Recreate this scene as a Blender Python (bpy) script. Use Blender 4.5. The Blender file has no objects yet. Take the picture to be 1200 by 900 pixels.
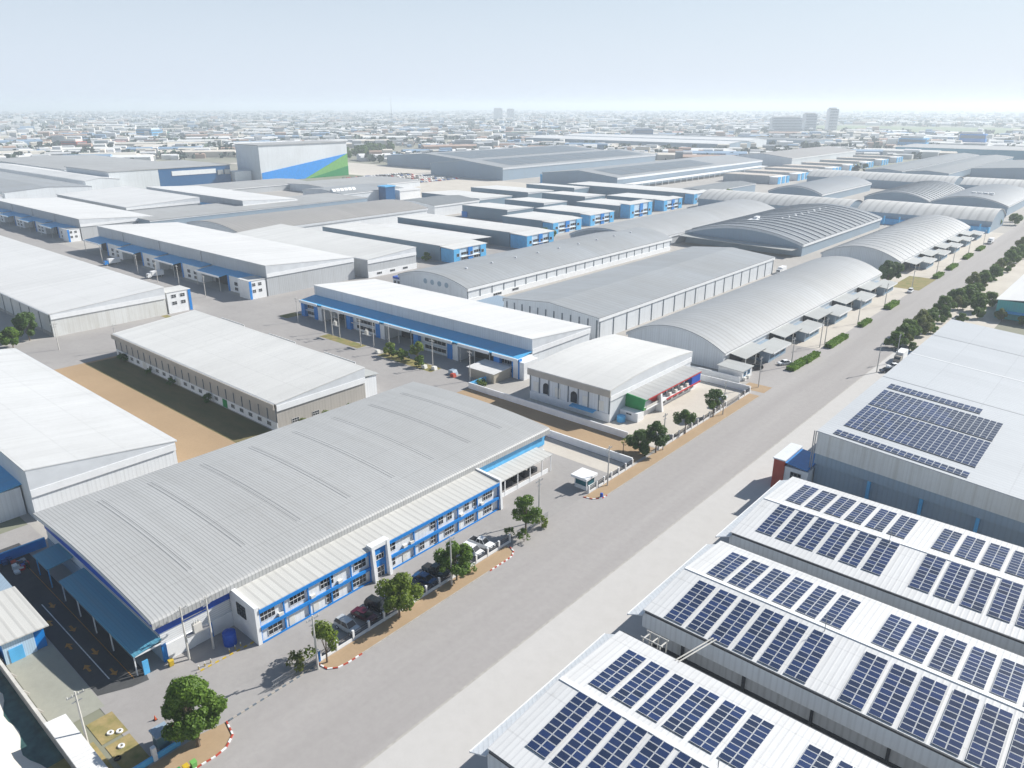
import bpy, math, random
from mathutils import Vector
R = math.radians
rnd = random.Random(7)
S = bpy.context.scene
COL = S.collection

# ------------------------------------------------------------------ camera, sky, sun, exposure
CAM_Z = 75.0
cd = bpy.data.cameras.new('camera'); cam = bpy.data.objects.new('camera', cd); COL.objects.link(cam)
cam.location = (0, 0, CAM_Z)
cam.rotation_euler = (R(90 - 20.305), 0, R(40.993))
cd.sensor_fit = 'HORIZONTAL'; cd.sensor_width = 36.0; cd.lens = 36.0 * 881.35 / 1200
cd.clip_start = 1.0; cd.clip_end = 60000
S.camera = cam
SUN_DX, SUN_DY = 0.55, 1.25                    # horizontal run towards the sun per metre of height
SUN_EL = math.atan(1 / math.hypot(SUN_DX, SUN_DY))
W = bpy.data.worlds.new('World'); S.world = W; W.use_nodes = True
nt = W.node_tree; bg = nt.nodes['Background']
sky = nt.nodes.new('ShaderNodeTexSky'); sky.sky_type = 'NISHITA'; sky.sun_disc = False
sky.sun_elevation = SUN_EL; sky.sun_rotation = math.atan2(SUN_DX, SUN_DY)
sky.air_density = 1.3; sky.dust_density = 0.7; sky.ozone_density = 2.0; sky.altitude = 50
# the dusty air low over the plain whitens the sky towards the horizon
_g = nt.nodes.new('ShaderNodeTexCoord'); _s = nt.nodes.new('ShaderNodeSeparateXYZ'); nt.links.new(_g.outputs['Generated'], _s.inputs[0])
_r = nt.nodes.new('ShaderNodeMapRange'); _r.interpolation_type = 'SMOOTHSTEP'; nt.links.new(_s.outputs[2], _r.inputs[0])
_r.inputs[1].default_value = 0.0; _r.inputs[2].default_value = 0.42; _r.inputs[3].default_value = 0.86; _r.inputs[4].default_value = 0.0
_m = nt.nodes.new('ShaderNodeMix'); _m.data_type = 'RGBA'; nt.links.new(_r.outputs[0], _m.inputs[0]); nt.links.new(sky.outputs[0], _m.inputs[6])
_m.inputs[7].default_value = (8.3, 9.4, 11.1, 1)
nt.links.new(_m.outputs[2], bg.inputs[0]); bg.inputs[1].default_value = 0.064
ld = bpy.data.lights.new('sun', 'SUN'); ld.energy = 5.0; ld.angle = R(0.53); ld.color = (1.0, 0.965, 0.90)
sun = bpy.data.objects.new('sun', ld); COL.objects.link(sun)
sun.rotation_euler = Vector((SUN_DX, SUN_DY, 1)).to_track_quat('Z', 'Y').to_euler()
S.view_settings.view_transform = 'Standard'; S.view_settings.look = 'None'
S.view_settings.exposure = 0.5; S.view_settings.gamma = 1.0; S.view_settings.use_curve_mapping = False
S.render.engine = 'CYCLES'
S.cycles.max_bounces = 6; S.cycles.volume_bounces = 2; S.cycles.transparent_max_bounces = 8

# ------------------------------------------------------------------ materials
def newmat(name):
    m = bpy.data.materials.new(name); m.use_nodes = True
    n = m.node_tree.nodes; b = n['Principled BSDF']
    return m, n, m.node_tree.links, b
def node(n, t, **k):
    x = n.new(t)
    for a, v in k.items(): setattr(x, a, v)
    return x
def math_node(n, l, op, a, b=None):
    x = node(n, 'ShaderNodeMath', operation=op)
    for i, v in enumerate((a, b)):
        if v is None: continue
        if isinstance(v, (int, float)): x.inputs[i].default_value = v
        else: l.new(v, x.inputs[i])
    return x.outputs[0]
def mix_col(n, l, fac, a, b, blend='MIX'):
    x = node(n, 'ShaderNodeMix', data_type='RGBA', blend_type=blend)
    for i, v in ((0, fac), (6, a), (7, b)):
        if isinstance(v, (int, float)): x.inputs[i].default_value = v
        elif isinstance(v, tuple): x.inputs[i].default_value = (*v, 1)
        else: l.new(v, x.inputs[i])
    return x.outputs[2]
def noise(n, l, vec, scale, detail=4, rough=0.55, stretch=None):
    if stretch:
        mp = node(n, 'ShaderNodeMapping'); mp.inputs['Scale'].default_value = stretch; l.new(vec, mp.inputs[0]); vec = mp.outputs[0]
    x = node(n, 'ShaderNodeTexNoise'); l.new(vec, x.inputs['Vector'])
    x.inputs['Scale'].default_value = scale; x.inputs['Detail'].default_value = detail; x.inputs['Roughness'].default_value = rough
    return x.outputs['Fac']
def ramp(n, l, fac, a, b):
    x = node(n, 'ShaderNodeMapRange'); l.new(fac, x.inputs[0]); x.inputs[1].default_value = a; x.inputs[2].default_value = b
    return x.outputs[0]
def mul(c, k): return tuple(min(1, v * k) for v in c)
_mc = {}
def plain(name, col, rough=0.6, metal=0.0, vary=0.12, scale=0.6, spec=0.4):
    key = ('p', name)
    if key in _mc: return _mc[key]
    m, n, l, b = newmat(name)
    tc = node(n, 'ShaderNodeTexCoord').outputs['Object']
    f = noise(n, l, tc, scale, 5)
    c = mix_col(n, l, ramp(n, l, f, 0.3, 0.75), mul(col, 1 - vary), mul(col, 1 + vary))
    l.new(c, b.inputs['Base Color']); b.inputs['Roughness'].default_value = rough; b.inputs['Metallic'].default_value = metal
    b.inputs['Specular IOR Level'].default_value = spec
    _mc[key] = m; return m
def metal(name, col, axis='X', period=0.6, ribs=0.18, dirt=0.12, rough=0.5, wall=False, streak=0.1, dirtcol=(0.22, 0.21, 0.19), sheet=0, lap=0):
    """profiled metal sheet: ribs vary along `axis`, rain streaks run across them"""
    key = ('m', name)
    if key in _mc: return _mc[key]
    m, n, l, b = newmat(name)
    tc = node(n, 'ShaderNodeTexCoord').outputs['Object']
    sp = node(n, 'ShaderNodeSeparateXYZ'); l.new(tc, sp.inputs[0])
    if axis == 'XY': co = math_node(n, l, 'ADD', sp.outputs[0], sp.outputs[1])
    else: co = sp.outputs['XYZ'.index(axis)]
    s = math_node(n, l, 'SINE', math_node(n, l, 'MULTIPLY', co, 2 * math.pi / period))
    rib = ramp(n, l, s, 0.25, 0.95)
    big = noise(n, l, tc, 0.035, 4, 0.6)
    if wall: st = (1.1, 1.1, 0.05)
    else: st = (0.7, 0.03, 0.2) if axis == 'X' else (0.03, 0.7, 0.2)
    stk = noise(n, l, tc, 1.0, 5, 0.65, st)
    fine = noise(n, l, tc, 0.6, 6, 0.65)
    c = mix_col(n, l, math_node(n, l, 'MULTIPLY', rib, ribs), mul(col, 1.04), mul(col, 0.45))
    c = mix_col(n, l, math_node(n, l, 'MULTIPLY', ramp(n, l, big, 0.42, 0.72), dirt * 1.6), c, dirtcol)
    c = mix_col(n, l, math_node(n, l, 'MULTIPLY', ramp(n, l, stk, 0.48, 0.8), streak * 2.2), c, dirtcol)
    c = mix_col(n, l, math_node(n, l, 'MULTIPLY', ramp(n, l, fine, 0.5, 0.85), dirt * 0.9), c, dirtcol)
    if sheet:        # sheets from different batches differ a little in tone
        w = node(n, 'ShaderNodeTexWhiteNoise', noise_dimensions='1D')
        l.new(math_node(n, l, 'FLOOR', math_node(n, l, 'DIVIDE', co, sheet)), w.inputs['W'])
        c = mix_col(n, l, math_node(n, l, 'MULTIPLY', w.outputs['Value'], 0.14), c, mul(col, 0.55))
    if lap:          # end laps of the sheets, and stains that start there
        o2 = sp.outputs[1 if axis == 'X' else 0]
        fr = math_node(n, l, 'FRACT', math_node(n, l, 'DIVIDE', math_node(n, l, 'ADD', o2, 500.0), lap))
        ln = math_node(n, l, 'LESS_THAN', fr, 0.22/lap)
        c = mix_col(n, l, math_node(n, l, 'MULTIPLY', ln, 0.16), c, mul(col, 0.4))
        st2 = math_node(n, l, 'MULTIPLY', math_node(n, l, 'SUBTRACT', 1.0, fr), ramp(n, l, noise(n, l, tc, 1.0, 4, 0.7, (0.9, 0.9, 0.1)), 0.5, 0.8))
        c = mix_col(n, l, math_node(n, l, 'MULTIPLY', st2, 0.20), c, dirtcol)
    l.new(c, b.inputs['Base Color']); b.inputs['Roughness'].default_value = rough; b.inputs['Specular IOR Level'].default_value = 0.35
    bp = node(n, 'ShaderNodeBump'); bp.inputs['Strength'].default_value = 0.12 if wall else 0.3; bp.inputs['Distance'].default_value = 0.06
    l.new(rib, bp.inputs['Height']); l.new(bp.outputs[0], b.inputs['Normal'])
    _mc[key] = m; return m
def ground_mat(name, col, col2, scale=0.05, fine=1.2, rough=0.9, stretch=None, patch=0.5, stain=0.0):
    m, n, l, b = newmat(name)
    tc = node(n, 'ShaderNodeTexCoord').outputs['Object']
    a = noise(n, l, tc, scale, 6, 0.6, stretch); f = noise(n, l, tc, fine, 5, 0.7)
    c = mix_col(n, l, math_node(n, l, 'MULTIPLY', ramp(n, l, a, 0.35, 0.7), patch), col, col2)
    c = mix_col(n, l, math_node(n, l, 'MULTIPLY', ramp(n, l, f, 0.4, 0.8), 0.35), c, mul(col2, 0.85))
    if stain:
        s = noise(n, l, tc, 0.16, 4, 0.7)
        c = mix_col(n, l, math_node(n, l, 'MULTIPLY', ramp(n, l, s, 0.55, 0.75), stain), c, mul(col, 0.55))
    l.new(c, b.inputs['Base Color']); b.inputs['Roughness'].default_value = rough; b.inputs['Specular IOR Level'].default_value = 0.2
    return m
def tint_mat(name, cols, rough=0.7, ribs=None):
    """colour picked per object by Object Info > Random"""
    m, n, l, b = newmat(name)
    oi = node(n, 'ShaderNodeObjectInfo'); cr = node(n, 'ShaderNodeValToRGB'); cr.color_ramp.interpolation = 'CONSTANT'
    e = cr.color_ramp.elements
    while len(e) < len(cols): e.new(0.5)
    for i, c in enumerate(cols): e[i].position = i / len(cols); e[i].color = (*c, 1)
    l.new(oi.outputs['Random'], cr.inputs[0])
    tc = node(n, 'ShaderNodeTexCoord').outputs['Object']; f = noise(n, l, tc, 0.3, 4)
    c = mix_col(n, l, math_node(n, l, 'MULTIPLY', ramp(n, l, f, 0.4, 0.8), 0.25), cr.outputs[0], (0.2, 0.19, 0.17))
    l.new(c, b.inputs['Base Color']); b.inputs['Roughness'].default_value = rough
    return m
def face_random_mat(name, cols, rough=0.8):
    """colour picked per mesh island, for masses nobody could count"""
    m, n, l, b = newmat(name)
    g = node(n, 'ShaderNodeNewGeometry'); cr = node(n, 'ShaderNodeValToRGB'); cr.color_ramp.interpolation = 'CONSTANT'
    e = cr.color_ramp.elements
    while len(e) < len(cols): e.new(0.5)
    for i, c in enumerate(cols): e[i].position = i / len(cols); e[i].color = (*c, 1)
    l.new(g.outputs['Random Per Island'], cr.inputs[0]); l.new(cr.outputs[0], b.inputs['Base Color'])
    b.inputs['Roughness'].default_value = rough
    return m
def leaf_mat(name, dark, light, trans=0.42):
    m, n, l, b = newmat(name)
    g = node(n, 'ShaderNodeNewGeometry'); tc = node(n, 'ShaderNodeTexCoord').outputs['Object']
    f = noise(n, l, tc, 0.55, 3)
    v = math_node(n, l, 'ADD', math_node(n, l, 'MULTIPLY', g.outputs['Random Per Island'], 0.55), math_node(n, l, 'MULTIPLY', ramp(n, l, f, 0.35, 0.7), 0.5))
    c = mix_col(n, l, v, dark, light)
    l.new(c, b.inputs['Base Color']); b.inputs['Roughness'].default_value = 0.55; b.inputs['Specular IOR Level'].default_value = 0.3
    tr = node(n, 'ShaderNodeBsdfTranslucent'); l.new(mix_col(n, l, 1.0, c, (1.0, 1.0, 0.45), 'MULTIPLY'), tr.inputs[0])
    mx = node(n, 'ShaderNodeMixShader'); mx.inputs[0].default_value = trans
    l.new(b.outputs[0], mx.inputs[1]); l.new(tr.outputs[0], mx.inputs[2]); l.new(mx.outputs[0], n['Material Output'].inputs[0])
    return m
def solar_mat(name):
    m, n, l, b = newmat(name)
    oi = node(n, 'ShaderNodeObjectInfo'); tc = node(n, 'ShaderNodeTexCoord').outputs['Object']
    sp = node(n, 'ShaderNodeSeparateXYZ'); l.new(tc, sp.inputs[0])
    def grid(o, p):
        fr = math_node(n, l, 'FRACT', math_node(n, l, 'DIVIDE', o, p)); d = math_node(n, l, 'ABSOLUTE', math_node(n, l, 'SUBTRACT', fr, 0.5))
        return math_node(n, l, 'GREATER_THAN', d, 0.46)
    gl = math_node(n, l, 'MAXIMUM', grid(sp.outputs[0], 0.16), grid(sp.outputs[1], 0.16))
    c = mix_col(n, l, oi.outputs['Random'], (0.008, 0.018, 0.05), (0.014, 0.036, 0.125))
    f = noise(n, l, tc, 3.0, 3); c = mix_col(n, l, math_node(n, l, 'MULTIPLY', f, 0.35), c, (0.022, 0.035, 0.075))
    c = mix_col(n, l, math_node(n, l, 'MULTIPLY', gl, 0.18), c, (0.2, 0.24, 0.33))
    l.new(c, b.inputs['Base Color']); b.inputs['Roughness'].default_value = 0.3; b.inputs['Specular IOR Level'].default_value = 0.3
    return m

M = {}
M['white'] = plain('white_paint', (0.76, 0.77, 0.78), vary=0.06)
M['offwhite'] = plain('off_white_paint', (0.68, 0.67, 0.63), vary=0.08)
M['blue'] = plain('blue_paint', (0.008, 0.205, 0.60), 0.5, vary=0.1)
M['royal'] = plain('royal_blue_sheet', (0.010, 0.085, 0.46), 0.5, vary=0.1)
M['sky_blue'] = plain('light_blue_paint', (0.10, 0.42, 0.74), 0.5, vary=0.12)
M['navy'] = plain('navy_cladding', (0.006, 0.095, 0.25), 0.5)
M['red'] = plain('red_paint', (0.50, 0.025, 0.03), 0.5)
M['rust_red'] = plain('brick_red_paint', (0.42, 0.06, 0.035), 0.6)
M['green'] = plain('green_paint', (0.012, 0.24, 0.065), 0.5)
M['lime'] = plain('leaf_green_paint', (0.16, 0.40, 0.10), 0.5)
M['mural_blue'] = plain('bright_blue_paint', (0.005, 0.26, 0.74), 0.5)
M['yellow'] = plain('yellow_paint', (0.55, 0.38, 0.03), 0.5)
M['orange'] = plain('faded_orange_paint', (0.42, 0.2, 0.045), 0.8, vary=0.35, scale=3)
M['linewhite'] = plain('worn_white_line', (0.6, 0.62, 0.62), 0.8, vary=0.2, scale=2)
M['seam'] = plain('weathered_roof_seam', (0.24, 0.245, 0.25), 0.6)
M['rib'] = plain('dull_roof_rib', (0.38, 0.40, 0.42), 0.6)
M['glass'] = plain('dark_window_glass', (0.02, 0.026, 0.035), 0.08, vary=0.3, scale=1.5, spec=0.6)
M['dark'] = plain('dark_opening', (0.018, 0.02, 0.024), 0.8)
M['steel'] = plain('galvanised_steel', (0.36, 0.37, 0.38), 0.4, 0.5)
M['darksteel'] = plain('dark_steel', (0.05, 0.055, 0.065), 0.5, 0.3)
M['concrete'] = plain('weathered_concrete', (0.40, 0.38, 0.35), 0.85, vary=0.18, scale=1.2)
M['lightconcrete'] = plain('pale_concrete', (0.58, 0.56, 0.52), 0.85, vary=0.12, scale=0.8)
M['greywall'] = metal('grey_wall_sheet', (0.47, 0.49, 0.51), 'XY', 0.9, 0.22, 0.14, 0.55, True, 0.14)
M['palewall'] = metal('pale_wall_sheet', (0.66, 0.69, 0.72), 'XY', 0.8, 0.14, 0.10, 0.55, True, 0.10)
M['silverwall'] = metal('weathered_silver_sheet', (0.66, 0.67, 0.66), 'XY', 0.7, 0.08, 0.18, 0.42, True, 0.22, (0.33, 0.30, 0.24))
M['whitewall'] = metal('white_wall_sheet', (0.72, 0.74, 0.76), 'XY', 0.8, 0.12, 0.06, 0.55, True, 0.08)
M['bluegreywall'] = metal('blue_grey_wall_sheet', (0.27, 0.355, 0.44), 'XY', 0.9, 0.15, 0.1, 0.5, True, 0.1)
M['stripewall'] = metal('white_profiled_wall', (0.72, 0.74, 0.76), 'Z', 0.35, 0.4, 0.05, 0.55, True, 0.06)
M['fascia'] = plain('grey_fascia_sheet', (0.60, 0.62, 0.645), 0.5, vary=0.08, scale=0.3)
M['beige'] = plain('beige_fascia_sheet', (0.40, 0.37, 0.33), 0.6, vary=0.1, scale=0.4)
M['teal'] = metal('teal_canopy_sheet', (0.09, 0.30, 0.42), 'Y', 0.5, 0.08, 0.06, 0.5)
M['canopyblue'] = metal('blue_canopy_sheet', (0.09, 0.43, 0.76), 'X', 0.5, 0.10, 0.10, 0.45)
M['canopygrey'] = metal('grey_canopy_sheet', (0.42, 0.43, 0.42), 'Y', 0.5, 0.12, 0.16, 0.5)
M['pilaster'] = plain('dark_downpipe_paint', (0.14, 0.17, 0.20), 0.6)
ROOF = {
 'hall': metal('light_grey_ribbed_roof', (0.415, 0.42, 0.42), 'Y', 0.6, 0.4, 0.09, 0.5, sheet=3.0, streak=0.09, lap=11),
 'office': metal('cream_grey_ribbed_roof', (0.55, 0.545, 0.52), 'Y', 1.3, 0.26, 0.07, 0.5, sheet=1.3),
 'whiteX': metal('white_roof_down_y', (0.67, 0.668, 0.66), 'X', 0.7, 0.10, 0.07, 0.5, sheet=2.8, streak=0.06, lap=15),
 'whiteC': metal('dull_white_roof', (0.605, 0.61, 0.61), 'X', 0.7, 0.12, 0.09, 0.5, sheet=2.8, streak=0.10, lap=9),
 'cream': metal('cream_white_roof_down_y', (0.66, 0.655, 0.635), 'X', 0.7, 0.12, 0.09, 0.5, sheet=2.8, streak=0.07, lap=9),
 'grey1': metal('pale_grey_roof', (0.38, 0.385, 0.385), 'Y', 2.4, 0.2, 0.16, 0.62, sheet=4.8, streak=0.14, lap=9),
 'coolgrey': metal('cool_grey_arched_roof', (0.335, 0.35, 0.365), 'Y', 2.6, 0.3, 0.16, 0.62, sheet=5.2, streak=0.16, lap=13),
 'grey2': metal('mid_grey_roof', (0.315, 0.335, 0.355), 'Y', 2.4, 0.2, 0.2, 0.62, sheet=4.8, streak=0.18, lap=11),
 'grey3': metal('blue_grey_roof', (0.215, 0.24, 0.27), 'Y', 4.6, 0.75, 0.10, 0.55, sheet=4.6, streak=0.08),
 'dark': metal('dark_grey_roof', (0.21, 0.225, 0.235), 'Y', 3.0, 0.25, 0.12, 0.5, sheet=6),
 'brown': metal('brown_grey_roof', (0.33, 0.315, 0.30), 'Y', 3.0, 0.2, 0.15, 0.5, sheet=6),
 'ribwhite': metal('white_banded_roof', (0.60, 0.59, 0.565), 'X', 5.2, 0.4, 0.07, 0.5, sheet=5.2),
 'solarwhite': metal('bright_white_ribbed_roof', (0.61, 0.615, 0.62), 'X', 0.76, 0.13, 0.06, 0.5, sheet=3.4, streak=0.07, lap=7),
 'silver': metal('dusty_silver_roof', (0.47, 0.49, 0.51), 'Y', 1.1, 0.14, 0.12, 0.42, sheet=5.5, streak=0.10, lap=12, dirtcol=(0.3, 0.31, 0.33)),
 'warm': metal('warm_cream_roof', (0.56, 0.49, 0.42), 'X', 2.0, 0.12, 0.10, 0.5, sheet=6),
}
M['road'] = ground_mat('sun_bleached_road', (0.385, 0.366, 0.356), (0.30, 0.283, 0.275), 0.12, 0.9, stretch=(1.0, 0.06, 1.0), patch=0.75, stain=.10)
M['yard'] = ground_mat('worn_yard_asphalt', (0.35, 0.335, 0.325), (0.28, 0.265, 0.26), 0.06, 0.8, patch=0.6, stain=0.25)
M['forecourt'] = ground_mat('pale_concrete_apron', (0.52, 0.505, 0.49), (0.475, 0.46, 0.44), 0.03, 0.5, patch=0.5, stain=.07)
M['estate'] = ground_mat('estate_concrete', (0.42, 0.40, 0.375), (0.33, 0.315, 0.295), 0.03, 0.7, patch=0.7, stain=0.2)
M['paleyard'] = ground_mat('dusty_pale_yard', (0.56, 0.52, 0.46), (0.46, 0.42, 0.37), 0.08, 0.9, patch=0.7, stain=0.15)
M['tan'] = ground_mat('tan_paving', (0.40, 0.29, 0.185), (0.33, 0.235, 0.145), 0.25, 2.5, patch=0.6, stain=0.1)
M['field'] = ground_mat('dry_bare_field', (0.385, 0.275, 0.17), (0.31, 0.22, 0.135), 0.06, 1.4, patch=0.7, stain=0.08)
M['land'] = ground_mat('hazy_plain', (0.33, 0.31, 0.27), (0.17, 0.19, 0.12), 0.006, 0.05, patch=0.9)
M['grass'] = ground_mat('dry_grass_turf', (0.30, 0.23, 0.11), (0.16, 0.18, 0.055), 0.35, 2.2, patch=1.0, stain=.3)
M['darkasphalt'] = ground_mat('old_dark_asphalt', (0.085, 0.087, 0.09), (0.05, 0.052, 0.055), 0.2, 1.4, patch=0.6)
M['slab'] = ground_mat('grey_green_concrete_slab', (0.34, 0.34, 0.29), (0.28, 0.285, 0.25), 0.15, 1.2, patch=0.6, stain=0.2)
M['canal'] = plain('murky_canal_water', (0.05, 0.11, 0.105), 0.12, vary=0.4, scale=0.7, spec=0.5)
M['sand'] = ground_mat('pale_sand_heap', (0.74, 0.71, 0.65), (0.62, 0.57, 0.48), 0.2, 1.2, patch=0.6)
M['leaf'] = leaf_mat('tree_leaves', (0.042, 0.10, 0.016), (0.20, 0.32, 0.045))
M['leaf_y'] = leaf_mat('yellow_green_leaves', (0.065, 0.115, 0.018), (0.27, 0.35, 0.05))
M['leaf_d'] = leaf_mat('dark_leaves', (0.04, 0.09, 0.026), (0.14, 0.235, 0.06))
M['leaf_o'] = leaf_mat('olive_leaves', (0.08, 0.11, 0.03), (0.25, 0.28, 0.08))
M['hedge'] = leaf_mat('clipped_hedge_leaves', (0.05, 0.14, 0.012), (0.22, 0.36, 0.03))
M['bark'] = plain('bark', (0.17, 0.13, 0.095), 0.9, vary=0.3, scale=3)
M['solar'] = solar_mat('solar_cells')
M['alu'] = plain('aluminium_frame', (0.72, 0.74, 0.76), 0.45, 0.1)
M['tyre'] = plain('tyre_rubber', (0.02, 0.02, 0.021), 0.8)

# ------------------------------------------------------------------ mesh builder and object helpers
class MB:
    def __init__(s): s.v = []; s.f = []
    def add(s, vs, fs):
        b = len(s.v); s.v += [tuple(p) for p in vs]; s.f += [tuple(i + b for i in f) for f in fs]; return s
    def quad(s, *p): return s.add(p, [tuple(range(len(p)))])
    def box(s, x0, y0, z0, x1, y1, z1):
        if x0 > x1: x0, x1 = x1, x0
        if y0 > y1: y0, y1 = y1, y0
        return s.add([(x0,y0,z0),(x1,y0,z0),(x1,y1,z0),(x0,y1,z0),(x0,y0,z1),(x1,y0,z1),(x1,y1,z1),(x0,y1,z1)],
                     [(0,3,2,1),(4,5,6,7),(0,1,5,4),(1,2,6,5),(2,3,7,6),(3,0,4,7)])
    def prism(s, poly, axis, a, b):
        """poly: (p, z) points; axis 'X': p is y, swept from x=a to x=b; axis 'Y': p is x; axis 'Z': (x, y)"""
        n = len(poly)
        def P(q, t): return (t, q[0], q[1]) if axis == 'X' else (q[0], t, q[1]) if axis == 'Y' else (q[0], q[1], t)
        vs = [P(q, a) for q in poly] + [P(q, b) for q in poly]
        return s.add(vs, [tuple(range(n)), tuple(range(2*n-1, n-1, -1))] + [(i, i+n, (i+1) % n + n, (i+1) % n) for i in range(n)])
    def cyl(s, x, y, z0, z1, r0, r1=None, n=8):
        r1 = r0 if r1 is None else r1
        vs = [(x + r0*math.cos(2*math.pi*i/n), y + r0*math.sin(2*math.pi*i/n), z0) for i in range(n)]
        vs += [(x + r1*math.cos(2*math.pi*i/n), y + r1*math.sin(2*math.pi*i/n), z1) for i in range(n)]
        return s.add(vs, [tuple(range(n-1, -1, -1)), tuple(range(n, 2*n))] + [(i, (i+1) % n, (i+1) % n + n, i+n) for i in range(n)])
    def bar(s, p, q, r0, r1=None, n=5):
        r1 = r0 if r1 is None else r1
        p, q = Vector(p), Vector(q); d = (q - p).normalized()
        u = d.cross(Vector((0, 0, 1)) if abs(d.z) < 0.9 else Vector((1, 0, 0))).normalized(); w = d.cross(u)
        vs = []
        for c, r in ((p, r0), (q, r1)):
            for i in range(n):
                a = 2*math.pi*i/n; vs.append(c + u*(r*math.cos(a)) + w*(r*math.sin(a)))
        return s.add(vs, [tuple(range(n-1, -1, -1)), tuple(range(n, 2*n))] + [(i, (i+1) % n, (i+1) % n + n, i+n) for i in range(n)])
    def build(s, name, mat, parent=None, smooth=False, local=False):
        o = wloc(parent) if parent and not local else Vector((0, 0, 0))
        me = bpy.data.meshes.new(name); me.from_pydata([(p[0]-o.x, p[1]-o.y, p[2]-o.z) for p in s.v], [], s.f)
        import bmesh
        bm = bmesh.new(); bm.from_mesh(me); bmesh.ops.recalc_face_normals(bm, faces=bm.faces[:]); bm.to_mesh(me); bm.free()
        if smooth: me.polygons.foreach_set('use_smooth', [True]*len(me.polygons))
        me.materials.append(mat)
        ob = bpy.data.objects.new(name, me); COL.objects.link(ob)
        if parent: ob.parent = parent
        return ob
def wloc(o):
    v = Vector((0, 0, 0))
    while o: v += Vector(o.location); o = o.parent
    return v
def B(*a): return MB().box(*a)
def tag(o, label=None, cat=None, group=None, kind=None):
    for k, v in (('label', label), ('category', cat), ('group', group), ('kind', kind)):
        if v: o[k] = v
    return o
def thing(name, label, cat, loc=(0, 0, 0), group=None, rz=0):
    o = bpy.data.objects.new(name, None); COL.objects.link(o); o.location = loc; o.rotation_euler = (0, 0, rz)
    o.empty_display_size = 1
    return tag(o, label, cat, group)
KIDS = {}
def dup(root, loc, rz=0, label=None, scale=None, group=None):
    """copy a thing with copies of its parts and sub-parts (mesh data shared)"""
    r = root.copy(); COL.objects.link(r); r.location = loc; r.rotation_euler = (0, 0, rz)
    if scale: r.scale = scale if isinstance(scale, tuple) else (scale,)*3
    if label: r['label'] = label
    if group: r['group'] = group
    if root.name not in KIDS: KIDS[root.name] = [(c, list(c.children)) for c in root.children]
    for ch, gs in KIDS[root.name]:
        c = ch.copy(); COL.objects.link(c); c.parent = r
        for g in gs:
            d = g.copy(); COL.objects.link(d); d.parent = c
    return r
def sheet(name, rects, z, mat, kind='structure', poly=None):
    mb = MB()
    for x0, y0, x1, y1 in rects: mb.quad((x0,y0,z),(x1,y0,z),(x1,y1,z),(x0,y1,z))
    for p in poly or []: mb.quad(*[(x, y, z) for x, y in p])
    return tag(mb.build(name, mat), kind=kind)

# windows: glass pane as the part, its frame as a sub-part
def window(par, side, plane, a, b, z0, z1, cols=3, rows=2, name='window', frame=True, glass='glass', fm='white'):
    t = 0.05
    def bx(mb, p, q, r, s_, d0, d1):
        return mb.box(plane+d0, p, r, plane+d1, q, s_) if side == 'x' else mb.box(p, plane-d1, r, q, plane-d0, s_)
    w = bx(MB(), a, b, z0, z1, 0.002, t).build(name, M[glass], par)
    if frame:
        mb = MB(); e = 0.045
        for i in range(cols+1):
            p = a + (b-a-e)*i/cols; bx(mb, p, p+e, z0, z1, t+0.003, t+0.05)
        for j in range(rows+1):
            p = z0 + (z1-z0-e)*j/rows; bx(mb, a, b, p, p+e, t+0.003, t+0.056)
        mb.build('frame', M[fm], w)
    return w
def arc(a, b, z, rise, n=20):
    return [(a + (b-a)*i/n, z + rise*(1 - (2*i/n - 1)**2)) for i in range(n+1)]
def roof_shell(profile, axis, a, b, th=0.22):
    """profile: list of (p, z) from one eave to the other"""
    poly = list(profile) + [(p, z-th) for p, z in reversed(profile)]
    n = len(profile); mb = MB()
    def P(q, t): return (t, q[0], q[1]) if axis == 'X' else (q[0], t, q[1])
    vs = [P(q, a) for q in poly] + [P(q, b) for q in poly]; N = 2*n
    fs = [(i, i+1, i+1+N, i+N) for i in range(N-1)] + [(N-1, 0, N, 2*N-1)]
    for k in (0, N):
        for i in range(n-1): fs.append((k+i, k+N-1-i, k+N-2-i, k+i+1))
    return mb.add(vs, fs)
def pilasters(par, side, plane, a, b, step, z0, z1, mat='pilaster', w=0.35, name='pilaster'):
    n = max(2, int(abs(b-a)/step))
    for i in range(n+1):
        p = a + (b-a)*i/n
        if side == 'x': MB().box(plane+0.004, p-w/2, z0, plane+0.16, p+w/2, z1).build(name, M[mat], par)
        else: MB().box(p-w/2, plane-0.16, z0, p+w/2, plane-0.004, z1).build(name, M[mat], par)

# ------------------------------------------------------------------ the setting: ground, roads, yards
sheet('ground', [(-30000, -2000, 30000, 40000)], 0.0, M['land'])
sheet('estate_ground', [(-700, 34, -78, 1000), (-44, -40, 60, 270)], 0.02, M['estate'])
sheet('main_road', [(-78.3, -60, -59, 1250)], 0.045, M['road'])
sheet('concrete_apron', [(-59, -60, -43.6, 258)], 0.045, M['forecourt'])
sheet('cross_street', [(-700, 121, -283, 158), (-283, 60, -245.5, 900), (-245.5, 117.5, -139.6, 158)], 0.04, M['yard'])
sheet('factory_yard', [(-95.6, 34.2, -78.3, 131), (-152, 23.5, -78.3, 34.2), (-140, 121.3, -95.6, 131)], 0.04, M['yard'])
sheet('bare_field', [(-245.5, 64, -152, 89.4), (-140, 131.3, -79, 142.3)], 0.05, M['field'])
sheet('shadow_grass_strip', [(-244, 79.6, -152, 89.4)], 0.054, ground_mat('shadow_dark_dry_grass', (0.20, 0.165, 0.085), (0.11, 0.115, 0.05), 0.2, 1.6, patch=.9, stain=.3, stretch=(.3, 1, 1)))  # dry grass, coloured dark to deepen the long shed's cast shadow on the field
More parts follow.
